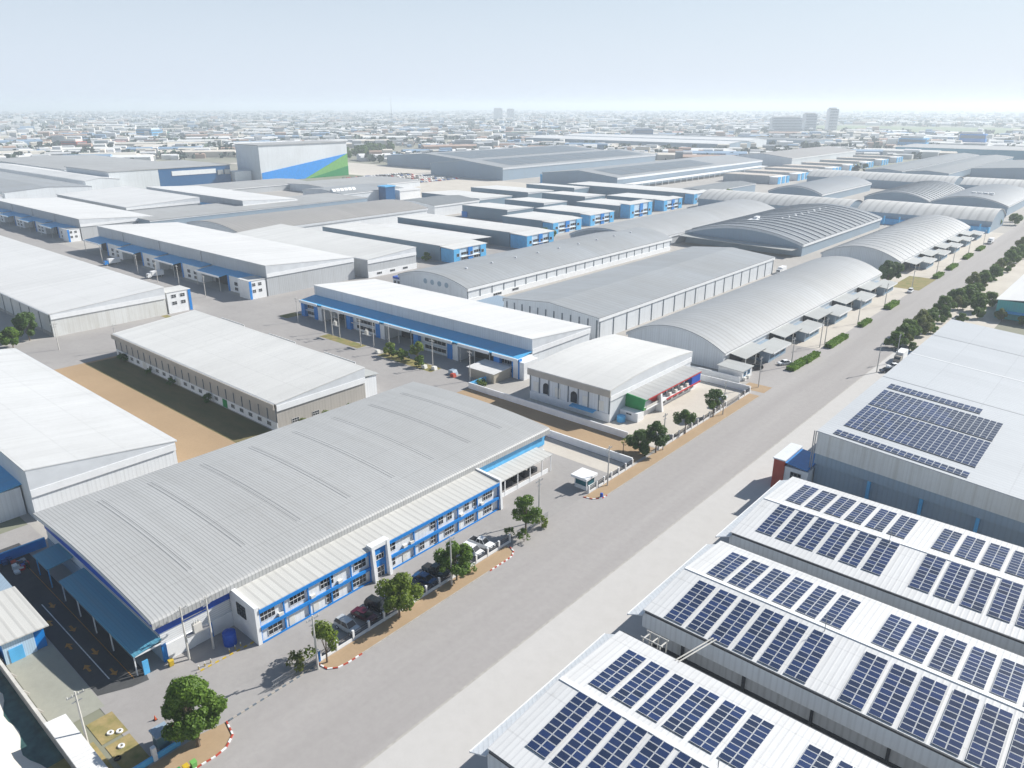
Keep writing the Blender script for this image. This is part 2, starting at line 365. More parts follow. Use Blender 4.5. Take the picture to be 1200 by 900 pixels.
sheet('verge', [(-78.2, 50.5, -75.05, 84.6), (-78.2, 114.3, -75.05, 190.5), (-82, 193.2, -75.2, 199)], 0.06, M['tan'],
      poly=[[(-78.2, 47.6), (-76.2, 47.9), (-75.3, 49), (-75.05, 50.5), (-78.2, 50.5)],
            [(-78.2, 84.6), (-75.05, 84.6), (-75.15, 86.2), (-75.9, 87.6), (-78.2, 88.4)],
            [(-78.2, 112.4), (-76.3, 112.9), (-75.05, 114.3), (-78.2, 114.3)]])
sheet('verge_end', [], 0.06, M['tan'], poly=[[(-78.3, 14), (-74.6, 14), (-73.9, 29.5), (-74.2, 31), (-75.4, 32.6), (-78.0, 33.2), (-78.6, 30)]])
sheet('neighbour_yard', [(-96, 142.8, -78.6, 191), (-122, 142.8, -96, 148)], 0.042, M['paleyard'])
sheet('frontage', [(-92.5, 199, -77, 560)], 0.043, M['paleyard'], poly=[[(-77, 240), (-75.3, 244), (-75.3, 560), (-77, 560)]])
sheet('frontage_asphalt', [(-88, 199, -75.2, 243)], 0.048, M['road'])
sheet('lawn', [(-88, 356, -76.4, 386)], 0.055, M['grass'])
sheet('gravel_lane', [(-59, 258, -40, 620)], 0.03, M['paleyard'])
sheet('dark_driveway', [(-146, 24.2, -95.4, 30.6)], 0.05, M['darkasphalt'], poly=[[(-95.4, 24.2), (-93.6, 28), (-93.2, 30.2), (-95.4, 30.6)]])
sheet('slab', [(-112, 18.1, -92.8, 24.1)], 0.052, M['slab'])
sheet('canal', [(-150, 13.0, -60, 17.3)], 0.03, M['canal'])
sheet('north_yard_slab', [(-108, 124.4, -80, 130.6)], 0.05, M['paleyard'])
sheet('open_lot', [(-700, 430, -420, 615), (-1010, 560, -690, 680)], 0.03, M['paleyard'])
sheet('weedy_patch', [(-91.1, 21.1, -86.2, 24.3), (-87.6, 14, -78.8, 20.6), (-85.6, 21.2, -79, 24.2)], 0.056, ground_mat('weedy_dry_grass', (0.38, 0.29, 0.14), (0.17, 0.175, 0.06), 0.5, 2.4, patch=.9, stain=.2))
sheet('planting_strip', [(-214.6, 145.0, -193.5, 148.9), (-249, 151, -243.5, 158), (-183, 144.6, -158, 149.2), (-282.5, 121.5, -262, 124)], 0.052, M['grass'])
sheet('drain_line', [(-59.15, -60, -58.85, 258)], 0.05, M['concrete'])
# sand heap beyond the canal
mb = MB(); nx, ny = 44, 16
for j in range(ny+1):
    for i in range(nx+1):
        x = -140 + 66*i/nx; y = 1.5 + (13.5 + .45*math.sin(x*.7) + .5*math.sin(x*.23+1))*j/ny
        e = min(1, (1-j/ny)*2.6)
        mb.v.append((x, y, 0.03 + e*(1.1 + 0.7*math.sin(x*0.31)*math.cos(y*0.6) + rnd.uniform(-0.12, 0.12))))
for j in range(ny):
    for i in range(nx): a = j*(nx+1)+i; mb.f.append((a, a+1, a+nx+2, a+nx+1))
tag(mb.build('sand_heap', M['sand'], smooth=True), kind='structure')
# field far off on the right, fields between the far districts
sheet('far_field', [], 0.05, ground_mat('far_green_field', (0.17, 0.23, 0.12), (0.23, 0.25, 0.14), 0.004, 0.02),
      poly=[[(-1150, 2560), (-420, 2560), (-480, 3300), (-1150, 3300)], [(-1500, 1500), (-1180, 1500), (-1180, 1700), (-1500, 1700)]])

# kerbs
def kerb_curve(name, label, pts, cols):
    root = thing(name, label, 'kerb', (pts[0][0], pts[0][1], 0))
    ds = [(Vector((*pts[i], 0)), Vector((*pts[i+1], 0))) for i in range(len(pts)-1)]
    k = 0; first = [MB(), MB()]
    for a, b in ds:
        n = max(1, int((b-a).length/0.55))
        for i in range(n):
            p = a + (b-a)*(i/n); q = a + (b-a)*((i+1)/n - 0.02/ max(.3, (b-a).length)); d = (q-p).normalized(); w = Vector((-d.y, d.x, 0))*0.1
            vs = [p-w, q-w, q+w, p+w]
            first[k % 2].add([(v.x, v.y, 0.03) for v in vs] + [(v.x, v.y, 0.19) for v in vs], [(4,5,6,7),(0,1,5,4),(1,2,6,5),(2,3,7,6),(3,0,4,7)]); k += 1
    for mbq, c, nm in zip(first, cols, ('painted_block', 'white_block')): mbq.build(nm, M[c], root)
kerb_curve('kerb', 'red and white kerb round the verge tip beside the big dark tree', [(-78.0, 33.3), (-75.4, 32.7), (-74.15, 31.1), (-73.85, 29.5), (-74.1, 26)], ('rust_red', 'white'))
kerb_curve('kerb', 'red and white kerb at the near end of the tan verge by the sliding gate', [(-78.2, 47.5), (-76.2, 47.75), (-75.25, 48.9), (-75.0, 50.5), (-75.0, 53)], ('rust_red', 'white'))
kerb_curve('kerb', 'red and white kerb at the far end of the tan verge below the shrubs', [(-75.0, 80.5), (-75.0, 84.6), (-75.1, 86.3), (-75.9, 87.8), (-77.4, 88.4)], ('rust_red', 'white'))
kerb_curve('kerb', 'red and white kerb curving past the blue drum by the guard hut', [(-78.2, 112.2), (-76.3, 112.7), (-75.0, 114.3), (-75.0, 116)], ('rust_red', 'white'))
kerb_curve('kerb', 'beige and grey striped kerb edge along the sliding gate', [(-77.9, 33.6), (-77.9, 47.2)], ('pilaster', 'beige'))
kerb_curve('kerb', 'pale yellow kerb before the blue tank and the wall of the grey hall', [(-89.4, 35.2), (-89.2, 44)], ('beige', 'yellow'))
for y0, y1, l in ((53, 80.5, 'long plain concrete kerb between the tan verge and the road'), (116, 191, 'plain concrete kerb of the verge before the green and red building')):
    tag(B(-75.12, y0, 0.03, -74.95, y1, 0.16).build('kerb', M['concrete']), l, 'kerb')

# arrows and lines painted on the driveway
for i, (x, y, dr) in enumerate([(-121.5, 27.6, -1), (-117, 25.7, 1), (-112.9, 27.5, -1), (-109, 25.6, 1), (-104.9, 27.6, -1), (-102.1, 25.5, 1), (-98.5, 27.6, -1)]):
    mb = MB(); z = 0.06; d = -dr
    mb.quad((x-1.0*d, y-.17, z), (x+.1*d, y-.17, z), (x+.1*d, y+.17, z), (x-1.0*d, y+.17, z))
    mb.quad((x+.1*d, y-.55, z), (x+1.0*d, y, z), (x+.1*d, y+.55, z))
    words = ['farthest of the arrows pointing toward the road', 'farthest of the arrows pointing away from the road', 'second farthest arrow pointing toward the road', 'middle arrow pointing away from the road', 'second nearest arrow pointing toward the road', 'nearest of the arrows pointing away from the road', 'nearest arrow pointing toward the road']
    tag(mb.build('painted_arrow', M['orange']), 'faded orange ' + words[i], 'road marking', 'arrows painted on the dark driveway')
tag(sheet('lane_line', [(-123, 26.55, -97.5, 26.7)], 0.062, M['linewhite'], kind=None), 'white line between the two rows of orange arrows', 'road marking')
tag(sheet('lane_line', [(-137, 28.9, -95, 29.0)], 0.062, M['orange'], kind=None), 'thin faded orange line along the teal canopy', 'road marking')

# ------------------------------------------------------------------ building builders
def mono(name, label, x0, x1, yt, yl, zt, zl, roof, wall='greywall', fascia='fascia', cat='warehouse', group=None, trim=True, hb=1.5):
    """long factory whose single-pitch roof falls from the tall side yt to the low side yl; its end faces +X"""
    r = thing(name, label, cat, ((x0+x1)/2, (yt+yl)/2, 0), group); s = 1 if yl > yt else -1
    MB().prism([(yt, 0), (yt, zt-.15), (yl, zl-.15), (yl, 0)], 'X', x0, x1).build('wall', M[wall], r)
    roof_shell([(yt-.25*s, zt+.1), (yl+.35*s, zl+.08)], 'X', x0-.3, x1+.3).build('roof', ROOF[roof], r)
    zb = zl-0.5
    MB().prism([(yt-.02*s, zb), (yt-.02*s, zt-.16), (yl, zl-.16), (yl, zb)], 'X', x1+.004, x1+.22).build('end_fascia', M[fascia], r)
    if trim: B(x1+.004, yt, zb-hb, x1+.34, yl, zb-.01).build('trim_band', M['white'], r)
    B(x0, yl+.36*s, zl-.35, x1, yl+.62*s, zl+.0).build('gutter', M['fascia'], r)
    return r
def barrel(name, label, axis, a0, a1, b0, b1, z, rise, roof, wall='palewall', over=.5, fh=0.9, fascia='white', cat='warehouse', group=None, n=24, arch='fascia'):
    """arched hall: `a` runs across the arch, `b` along it"""
    ca, cb = (a0+a1)/2, (b0+b1)/2
    r = thing(name, label, cat, (ca, cb, 0) if axis == 'Y' else (cb, ca, 0), group)
    MB().prism([(a0+over, 0)] + arc(a0+over, a1-over, z-.2, rise, n) + [(a1-over, 0)], axis, b0+.5, b1-.5).build('wall', M[wall], r)
    roof_shell(arc(a0, a1, z, rise, n), axis, b0, b1, .25).build('roof', ROOF[roof], r, smooth=False)
    mb = MB(); up = arc(a0, a1, z-.26, rise, n); lo = arc(a0, a1, z-fh*.95, rise, n)
    for i in range(n):
        mb.prism([up[i], up[i+1], lo[i+1], lo[i]], axis, b0+.05, b0+.48)
    mb.build('arch_trim', M[arch], r)
    for a, s in ((a0, 1), (a1, -1)):
        lo_, hi = (a, a+.3*s) if s > 0 else (a-.3, a)
        (B(lo_, b0+.02, z-fh, hi, b1-.02, z-.27) if axis == 'Y' else B(b0+.02, lo_, z-fh, b1-.02, hi, z-.27)).build('fascia', M[fascia], r)
    return r
def gable(name, label, axis, a0, a1, b0, b1, z, rise, roof, wall='greywall', cat='warehouse', group=None, over=.4, fascia='white', fh=.8):
    ca, cb = (a0+a1)/2, (b0+b1)/2
    r = thing(name, label, cat, (ca, cb, 0) if axis == 'Y' else (cb, ca, 0), group); m = ca
    MB().prism([(a0+over, 0), (a0+over, z-.2), (m, z+rise-.2), (a1-over, z-.2), (a1-over, 0)], axis, b0+.3, b1-.3).build('wall', M[wall], r)
    roof_shell([(a0, z), (m, z+rise), (a1, z)], axis, b0, b1, .2).build('roof', ROOF[roof], r)
    for a, s in ((a0, 1), (a1, -1)):
        lo_, hi = (a, a+.25) if s > 0 else (a-.25, a)
        (B(lo_, b0+.02, z-fh, hi, b1-.02, z-.21) if axis == 'Y' else B(b0+.02, lo_, z-fh, b1-.02, hi, z-.21)).build('fascia', M[fascia], r)
    return r

# ---- the grey hall with the two-storey blue and white office in the foreground
hall = thing('warehouse', 'large light grey ribbed-roof warehouse with a two-storey blue and white office along the road', 'warehouse', (-117, 77, 0))
HW0, HW1, HY0, HY1, HZ = -138.4, -95.2, 33.4, 120.4, 7.6
MB().prism([(HW0, 0)] + arc(HW0, HW1, HZ-.3, 1.0, 20) + [(HW1, 0)], 'Y', HY0, HY1).build('wall', M['stripewall'], hall)
roof_shell(arc(-139.3, -95.0, 8.0, 1.0, 28), 'Y', 32.3, 121.2, .25).build('roof', ROOF['hall'], hall)
MB().prism([(-95.0, 8.0), (-94.45, 7.88), (-94.2, 7.6), (-94.2, 6.55), (-94.32, 6.55), (-94.4, 7.4), (-95.0, 7.7)], 'Y', 32.3, 121.2).build('curved_eave', ROOF['hall'], hall)
up = arc(-139.3, -95.0, 7.74, 1.0, 14); lo = arc(-139.3, -95.0, 7.05, 1.0, 14)
for nm, y0, y1 in (('end_trim', 32.34, 32.6), ('end_trim', 120.9, 121.16)):
    mb = MB()
    for i in range(14): mb.prism([up[i], up[i+1], lo[i+1], lo[i]], 'Y', y0, y1)
    mb.build(nm, M['fascia'], hall)
B(HW0, HY0-.14, 4.9, HW1+.14, HY0-.004, 7.0).build('blue_band', M['royal'], hall)
B(HW1+.004, HY0, 4.9, HW1+.14, 44.3, 6.85).build('blue_band', M['royal'], hall)
B(HW1+.004, 98.2, 3.9, HW1+.16, 120.4, 6.8).build('blue_band', M['sky_blue'], hall)
B(HW0, HY1+.004, 4.9, HW1, HY1+.14, 6.9).build('blue_band', M['royal'], hall)
B(HW1+.004, HY0+.1, 0.02, HW1+.22, 44.2, 2.7).build('base_wall', M['white'], hall)
B(HW1+.004, 98.3, 0.02, HW1+.2, HY1, 2.6).build('base_wall', M['white'], hall)
B(HW1+.226, 36.9, 0.03, HW1+.3, 38.0, 2.2).build('door', M['white'], hall)
B(HW1+.226, 40.3, 0.03, HW1+.3, 40.8, 2.6).build('blue_pilaster', M['blue'], hall)
B(HW1+.004, HY0-.15, 0.02, HW1+.3, HY0+.5, 2.9).build('blue_pilaster', M['blue'], hall)
B(HW0, HY0-.16, 0.02, HW1, HY0-.02, 3.0).build('base_wall', M['bluegreywall'], hall)
for y in (41.2, 50.2, 60.6, 71.2, 81.7, 92.0, 102.6, 112.6):     # expansion seams on the roof
    for dy in (0, .7):
        pr = [(x, z+.025) for x, z in arc(-139.3, -95.0, 8.0, 1.0, 28) if -135 < x < -100]
        roof_shell(pr, 'Y', y+dy, y+dy+.07, .04).build('roof_seam', M['seam'], hall)
for y in (48, 58, 68, 78, 88): # small patched sheets
    pass
OX, OI = -88.0, -94.9          # office front and back
B(OI, 44.3, 0, OX-.28, 97.2, 5.7).build('office_wall', M['whitewall'], hall)
roof_shell([(OI, 6.65), (OX+.15, 6.1)], 'Y', 44.9, 97.3, .16).build('office_roof', ROOF['office'], hall)
endw = MB().prism([(OI, 0), (OI, 6.9), (OX+.1, 6.5), (OX+.1, 0)], 'Y', 44.1, 44.75).build('end_wall', M['white'], hall)
MB().prism([(OI, 0), (OI, 6.9), (OX+.2, 6.5), (OX+.55, 0)], 'Y', 97.35, 97.9).build('end_wall', M['white'], hall)
window(hall, 'y', 44.1, -93.0, -90.6, 3.3, 5.4, 3, 3, fm='darksteel')
B(OX-.27, 44.76, 0.02, OX-.03, 97.3, 0.12).build('floor_slab', M['concrete'], hall)
B(OX-.27, 44.76, 2.45, OX-.03, 97.3, 2.7).build('floor_slab', M['white'], hall)
for y0, y1 in ((44.76, 65.3), (69.2, 97.3)):
    B(OX-.02, y0, 5.35, OX+.24, y1, 5.97).build('fascia_band', M['blue'], hall)
    B(OX-.02, y0, 2.42, OX+.24, y1, 2.98).build('balcony_band', M['blue'], hall)
    B(OX-.02, y0, 0.02, OX+.12, y1, 0.3).build('plinth', M['blue'], hall)
bays = [44.76, 48.9, 53.2, 57.4, 61.4, 65.3, 69.3, 75.1, 80.8, 86.0, 91.2, 97.2]
for y in bays: B(OX-.2, y-.12, 0.3, OX+.05, y+.12, 2.42).build('blue_post', M['blue'], hall); B(OX-.2, y-.1, 2.98, OX+.03, y+.1, 5.35).build('blue_post', M['blue'], hall)
P_ = OX-.28
for a, b in ((45.0, 47.5), (50.0, 52.7), (55.6, 58.1), (62.2, 64.6), (69.4, 71.0), (79.2, 80.4), (81.1, 82.4), (83.4, 84.6), (87.9, 89.1), (90.2, 91.6), (93.0, 95.6)):
    window(hall, 'x', P_, a, b, 3.5, 5.2, max(2, int((b-a)/.6)), 2, fm='white')
for a, b in ((46.0, 48.4), (56.4, 58.9), (61.6, 64.4), (69.4, 70.8), (76.4, 77.6), (79.1, 80.4), (82.6, 85.0), (88.0, 90.4), (93.2, 95.4)):
    window(hall, 'x', P_, a, b, 0.55, 2.25, max(2, int((b-a)/.6)), 2, fm='white')
for a in (49.6, 54.0, 72.5, 85.9, 91.4): B(P_+.004, a, 0.13, P_+.09, a+1.0, 2.15).build('door', M['offwhite'], hall)
for y in (47.9, 53.6, 72.6, 74.2, 86.6, 92.2, 58.8): B(P_+.004, y, 2.99, P_+.42, y+.8, 3.5).build('air_conditioner', M['offwhite'], hall)
# entrance portal
for y0, y1 in ((65.35, 65.95), (68.55, 69.15)):
    MB().prism([(OX-.85, 0), (OX-.85, 6.75), (OX+.55, 6.75), (OX+1.05, 0)], 'Y', y0, y1).build('portal_pier', M['white'], hall)
B(OX-.85, 65.96, 6.0, OX+.5, 68.54, 6.74).build('portal_head', M['white'], hall)
B(OX-.6, 65.96, 0.02, OX+.12, 68.54, 6.0).build('portal_panel', M['blue'], hall)
window(hall, 'x', OX+.12, 66.4, 68.1, 3.6, 4.6, 3, 1); window(hall, 'x', OX+.12, 66.5, 68.0, .1, 2.2, 2, 2, name='glass_door')
# low porch at the far end of the office
MB().prism([(-95.0, 4.25), (-90.4, 3.95), (-90.4, 3.75), (-95.0, 4.05)], 'Y', 98.0, 117.6).build('porch_roof', ROOF['office'], hall)
B(-90.75, 98.0, 0.02, -90.6, 116.2, 1.0).build('porch_wall', M['white'], hall)
for y in (98.3, 102, 106, 110, 114, 117): B(-90.7, y, 0.02, -90.55, y+.18, 3.8).build('porch_post', M['white'], hall)
for a in range(6): B(-94.2, 99.5+a*2.8, 0.02, -92.6, 101+a*2.8, 1.1).build('stacked_crate', M['darksteel'], hall)
# lean-to canopies on the near gable
tc = MB().prism([(33.3, 4.3), (29.3, 3.7), (29.3, 3.55), (33.3, 4.15)], 'X', -121.5, -94.6).build('gable_canopy', M['teal'], hall)
MB().prism([(33.3, 4.3), (29.2, 3.8), (29.2, 3.65), (33.3, 4.15)], 'X', -132.6, -126.2).build('gable_canopy', M['teal'], hall)
for x in (-121, -115, -109, -103, -95.2): B(x-.08, 29.45, 0.02, x+.08, 29.6, 3.6).build('canopy_post', M['white'], hall)
for x in (-132, -126.6): B(x-.08, 29.4, 0.02, x+.08, 29.55, 3.7).build('canopy_post', M['sky_blue'], hall)
B(HW0+16, 33.22, 4.35, HW1, 33.26, 4.5).build('light_strip', M['white'], hall)
B(-94.75, 29.5, 3.45, -94.62, 33.2, 3.66).build('canopy_beam', M['white'], hall)
B(-94.7, 30.2, 0.02, -94.5, 31.0, 2.3).build('canopy_brace', M['sky_blue'], hall)

# ---- docks shared by the single-pitch factories that face the cross street
def dock_front(r, x0, n, pitch, yf, s, zc, blue=False, cm='canopyblue'):
    """n loading canopies and office boxes along a tall front at y=yf; s=-1: they stand out towards -Y"""
    for k in range(n):
        a = x0 + k*pitch
        def Y(d): return yf + s*d
        # office box, then a lower canopy on poles
        ox0, ox1 = a + pitch*.53, a + pitch*.98
        c0, c1 = a + pitch*.02, a + pitch*.52
        ob = B(ox0, Y(.3), 0, ox1, Y(5.2), zc-.1)
        o = ob.build('office_block', M['whitewall'] , r)
        MB().prism([(Y(0), zc+.6), (Y(6.0), zc+.1), (Y(6.0), zc-.08), (Y(0), zc+.42)], 'X', ox0-.3, ox1+.3).build('canopy_roof', M[cm], r)
        MB().prism([(Y(0), zc+.3), (Y(8.8), zc-.75), (Y(8.8), zc-.95), (Y(0), zc+.1)], 'X', c0, c1).build('canopy_roof', M[cm], r)
        B(c0, Y(8.82), zc-1.3, c1, Y(9.0), zc-.55).build('canopy_fascia', M['white'], r)
        for q in (.3, .62):
            w0 = ox0 + (ox1-ox0)*q
            if s < 0: window(r, 'y', Y(5.2), w0, w0+2.6, 3.0, 4.6, 3, 1)
            if s < 0: window(r, 'y', Y(5.2), w0, w0+2.6, 0.9, 2.3, 3, 1)
        B(ox0+.2, Y(5.22), .02, ox0+1.6, Y(5.3), zc-.2).build('corner_pier', M['blue'] if blue else M['offwhite'], r)
        B(c0+1, Y(.005), .02, c1-1, Y(.12), 4.8).build('roller_door', M['dark'], r)
        for xx in (c0+.4, c1-.4): MB().cyl(xx, Y(8.5), 0, zc-.9, .13).build('canopy_post', M['lightconcrete'], r)
def end_office(r, x1, y0, y1, z, pillar_far=True):
    """white office end with a blue pier and small windows, facing +X"""
    B(x1-8, y0, 0, x1+.3, y1, z).build('end_office', M['white'], r)
    B(x1-8.2, y0-.2, z+.01, x1+.5, y1+.2, z+.18).build('end_office_roof', ROOF['cream'], r)
    p = y1-1.0 if pillar_far else y0-.03
    B(x1+.304, p, 0, x1+.5, p+1.0, z-.03).build('blue_pier', M['blue'], r)
    for zz in (z-2.3, z-5.0):
        for q in (.18, .55):
            if zz > .4: window(r, 'x', x1+.3, y0+(y1-y0)*q, y0+(y1-y0)*(q+.2), zz, zz+1.3, 2, 2)

# F: dock factory in the left middle distance
F = mono('factory', 'white-roofed factory with blue dock canopies and a tapered grey end wall, middle left', -447, -279.5, 166, 211, 13, 10, 'whiteX', 'greywall')
dock_front(F, -447, 4, 41, 166, -1, 7.2, True); end_office(F, -280, 157.8, 165.4, 7.6, False)
for x in (-415, -374, -333): B(x, 165.75, 7.6, x+.25, 165.99, 12.5).build('downpipe', M['steel'], F)
G = mono('factory', 'white-roofed factory with blue dock canopies cut by the left edge of the view', -640, -485.5, 171, 214, 12.6, 10, 'whiteX', 'greywall')
dock_front(G, -640, 4, 37.6, 171, -1, 7.0, True); end_office(G, -486, 163.5, 170.4, 7.2, False)
for x in (-600, -562, -524): B(x, 170.75, 7.6, x+.25, 170.99, 12.2).build('downpipe', M['steel'], G)
G2 = mono('warehouse', 'white flat-looking roof behind the factory at the left edge', -665, -542, 275, 222, 12.2, 10, 'whiteX', 'greywall')
G3 = mono('factory', 'small white-roofed factory with blue canopies before the dark blue hall', -640, -493, 281, 325, 13, 10.5, 'whiteX', 'greywall')
dock_front(G3, -640, 4, 36, 281, -1, 7.2)
# E: wide warehouse at the left edge; its docks look away to the cross street
E_ = mono('warehouse', 'wide pale-roofed warehouse at the left with a weathered grey end wall', -475, -283, 124.5, 84.5, 10.6, 8.2, 'whiteX', 'silverwall')
pilasters(E_, 'y', 84.5, -475, -284, 9.5, 0, 7.6); end_office(E_, -283.2, 125.2, 134.5, 8.2)
B(-475, 84.35, 0.02, -283.3, 84.49, 1.2).build('base_wall', M['concrete'], E_)
# D: long shed between field and street
M['beigewall'] = metal('beige_grey_wall_sheet', (0.43, 0.405, 0.375), 'XY', 0.9, 0.12, 0.12, 0.55, True, 0.16)
D = mono('warehouse', 'long cream-roofed shed with a beige eave and small ground windows beside the bare field', -245, -154, 117, 90, 9.6, 7.4, 'cream', 'beigewall')
pilasters(D, 'y', 90, -245, -154.2, 3.8, 2.4, 6.1, 'pilaster', .22)
B(-245.3, 89.05, 5.95, -153.7, 89.36, 7.36).build('eave_fascia', M['beige'], D)
B(-245, 89.8, 0.02, -154, 89.99, 2.3).build('base_wall', M['white'], D)
for k in range(21):
    x = -243.5 + 4.25*k
    if k in (4, 9, 15): B(x, 89.7, .02, x+2.2, 89.79, 2.2).build('door', M['green'] if k == 15 else M['offwhite'], D)
    else: window(D, 'y', 89.8, x, x+1.7, .8, 1.9, 3, 1)
dock_front(D, -245, 3, 30.0, 117, 1, 6.0, cm='canopygrey')
window(D, 'x', -154, 94, 96, 1, 2.2); window(D, 'x', -154, 100, 102, 1, 2.2)
# C: tall-fronted factory at the left edge, nearest of its kind
C_ = mono('factory', 'white-roofed factory at the left edge nearest the grey ribbed hall', -252, -152, 35.6, 63.8, 11, 7.2, 'whiteC', 'whitewall')
dock_front(C_, -252, 3, 32, 35.6, -1, 6.0)
# H: dock factory with blue office bays
H = mono('factory', 'long cream-roofed factory with bright blue office bays and white canopy edges facing the street', -243, -134.8, 164, 193.5, 10.6, 8, 'whiteX', 'palewall')
MB().prism([(163.98, 6.9), (157.1, 6.0), (157.1, 5.8), (163.98, 6.7)], 'X', -243, -134.6).build('canopy_roof', M['canopyblue'], H)
for a, b, off in ((-243, -232, 1), (-229, -215.8, 0), (-215.4, -196.3, 1), (-193.6, -180.7, 0), (-179.8, -161.2, 1), (-158.6, -145.6, 0), (-144.2, -134.2, 1)):
    B(a, 156.7, 5.25, b, 157.08, 6.2).build('canopy_fascia', M['white'], H)
    if off:
        blk = B(a+.3, 158.6, 0, b-.3, 163.97, 5.6).build('office_block', M['whitewall'], H)
        for p in (a+.2, b-2.6): B(p, 157.3, 0.02, p+2.3, 158.58, 5.2).build('blue_pier', M['blue'], H)
        m = (a+b)/2
        window(H, 'y', 158.6, m-(b-a)*.26, m+(b-a)*.26, 3.2, 4.8, 5, 1); window(H, 'y', 158.6, m-(b-a)*.26, m+(b-a)*.26, .8, 2.2, 5, 1)
        B(a+2.6, 157.6, 2.5, b-2.7, 157.9, 2.75).build('sun_shade', M['white'], H)
        B(b-.28, 157.4, .02, b+2.0, 163.9, 5.3).build('side_wall', M['white'], H)
    else:
        B(a+.5, 163.85, .02, b-.5, 163.96, 4.8).build('roller_door', M['dark'], H)
        for x in (a+.3, (a+b)/2, b-.3): MB().cyl(x, 157.6, 0, 5.6, .12).build('canopy_post', M['offwhite'], H)
B(-136.2, 157.2, 0, -134.3, 163.9, 6.0).build('end_wall', M['white'], H); B(-134.28, 157.2, 0.02, -133.9, 158.5, 6.02).build('blue_pier', M['blue'], H)
window(H, 'x', -134.3, 160.6, 162.6, 3.3, 4.9, 2, 2); B(-134.28, 160.6, 1.0, -134.2, 162.4, 2.3).build('green_panel', M['green'], H)
hut = thing('shed', 'small beige shed with a white roof standing before the blue office bays', 'shed', (-142, 153.4, 0))
B(-147, 149.6, 0, -136.9, 157.0, 3.0).build('wall', metal('beige_shed_sheet', (0.42, 0.38, 0.31), 'XY', .5, .2, .1, wall=True), hut)
roof_shell([(149.2, 3.0), (157.3, 3.4)], 'X', -147.5, -136.6, .12).build('roof', ROOF['whiteX'], hut)
B(-140.2, 149.5, .02, -138, 149.59, 2.6).build('door', M['beige'], hut)

# I: building with a green end panel and a red and white balcony front
I = thing('factory', 'cream curved-roof building with a green end panel and a red-edged balcony front', 'factory', (-109, 168, 0))
sec = [(148, 0)] + arc(148, 189, 8.4, 1.2, 16) + [(189, 0)]
MB().prism(sec, 'X', -122, -96).build('wall', M['palewall'], I)
roof_shell(arc(147.4, 189.4, 8.85, 1.2, 20), 'X', -122.6, -95.8, .3).build('roof', ROOF['cream'], I)
B(-122.6, 147.35, 6.9, -95.8, 147.6, 8.6).build('eave_fascia', M['beige'], I)
up = arc(147.4, 189.4, 8.5, 1.2, 16)
mb = MB()
for i in range(16): mb.prism([up[i], up[i+1], (up[i+1][0], 7.2), (up[i][0], 7.2)], 'X', -95.99, -95.82)
mb.build('end_fascia', M['fascia'], I)
B(-95.99, 147.6, 5.9, -95.7, 189, 7.18).build('trim_band', M['white'], I)
B(-122, 147.8, .02, -95.9, 147.99, 2.2).build('base_wall', M['white'], I)
pilasters(I, 'y', 148, -122, -96.3, 2.9, 2.2, 6.9, 'pilaster', .28)
for x in (-116.5, -107.3):   # two arched windows
    pts = [(x+1.0*math.cos(t*math.pi/8), 4.6+1.0*math.sin(t*math.pi/8)) for t in range(9)]
    MB().prism([(x+1, 2.5)] + pts + [(x-1, 2.5)], 'Y', 147.86, 147.98).build('arched_window', M['glass'], I)
for x in (-120, -112.6, -103.6, -98.9): B(x-.9, 147.88, 2.6, x+.9, 147.985, 5.2).build('wall_panel', M['offwhite'], I)
MB().prism([(147.8, 2.4), (146.2, 2.1), (146.2, 2.0), (147.8, 2.3)], 'X', -107.6, -100).build('canopy_roof', M['canopyblue'], I)
roof_shell([(-97.4, 6.1), (-90.2, 5.5)], 'Y', 155.2, 184.6, .2).build('office_roof', ROOF['grey1'], I)
B(-95.95, 155.4, 0, -91.6, 184.4, 5.5).build('office_wall', M['white'], I)
B(-95.9, 152.4, 0, -90.6, 155.35, 2.4).build('base_wall', M['white'], I)
MB().prism([(-96.9, 2.4), (-97.3, 6.15), (-90.2, 5.55), (-90.6, 2.4)], 'Y', 154.9, 155.2).build('green_panel', M['green'], I)
B(-90.6, 155.2, 5.0, -90.25, 156.6, 5.4).build('green_panel', M['green'], I)
B(-91.0, 155.2, 2.4, -90.55, 157.2, 2.75).build('green_panel', M['lime'], I)
B(-90.3, 156.6, 5.05, -90.15, 184.6, 5.35).build('red_fascia', M['red'], I)
MB().prism([(158.2, 5.0), (162.6, 5.0), (162.4, 2.9), (160.2, 3.4)], 'X', -91.4, -91.1).build('red_panel', M['red'], I)
MB().prism([(-91.5, 0), (-91.5, 5.4), (-90.3, 5.4), (-89.5, 0)], 'Y', 162.6, 163.4).build('portal_pier', M['white'], I)
B(-91.6, 163.5, 2.3, -90.3, 184.4, 2.6).build('balcony_slab', M['white'], I); B(-90.29, 166, 2.3, -90.15, 184.4, 2.72).build('red_rail', M['red'], I)
B(-91.6, 156, 2.3, -90.4, 162.4, 2.6).build('balcony_slab', M['white'], I); B(-90.6, 156.2, 2.61, -90.5, 162.4, 3.3).build('balcony_parapet', M['lightconcrete'], I)
for k in range(6):
    a = 165.6 + 3.1*k; window(I, 'x', -91.6, a, a+2.2, 3.0, 4.7, 3, 1); window(I, 'x', -91.6, a, a+2.0, .7, 2.0, 3, 1)
B(-91.59, 179.5, 2.62, -90.3, 184.4, 5.0).build('blue_panel', M['royal'], I)
for k in range(4): B(-91.2, 168+3.1*k, 2.62, -90.5, 169+3.1*k, 3.5).build('air_conditioner', M['offwhite'], I)
window(I, 'y', 152.4, -94, -92.4, 1.5, 2.0, 2, 1)
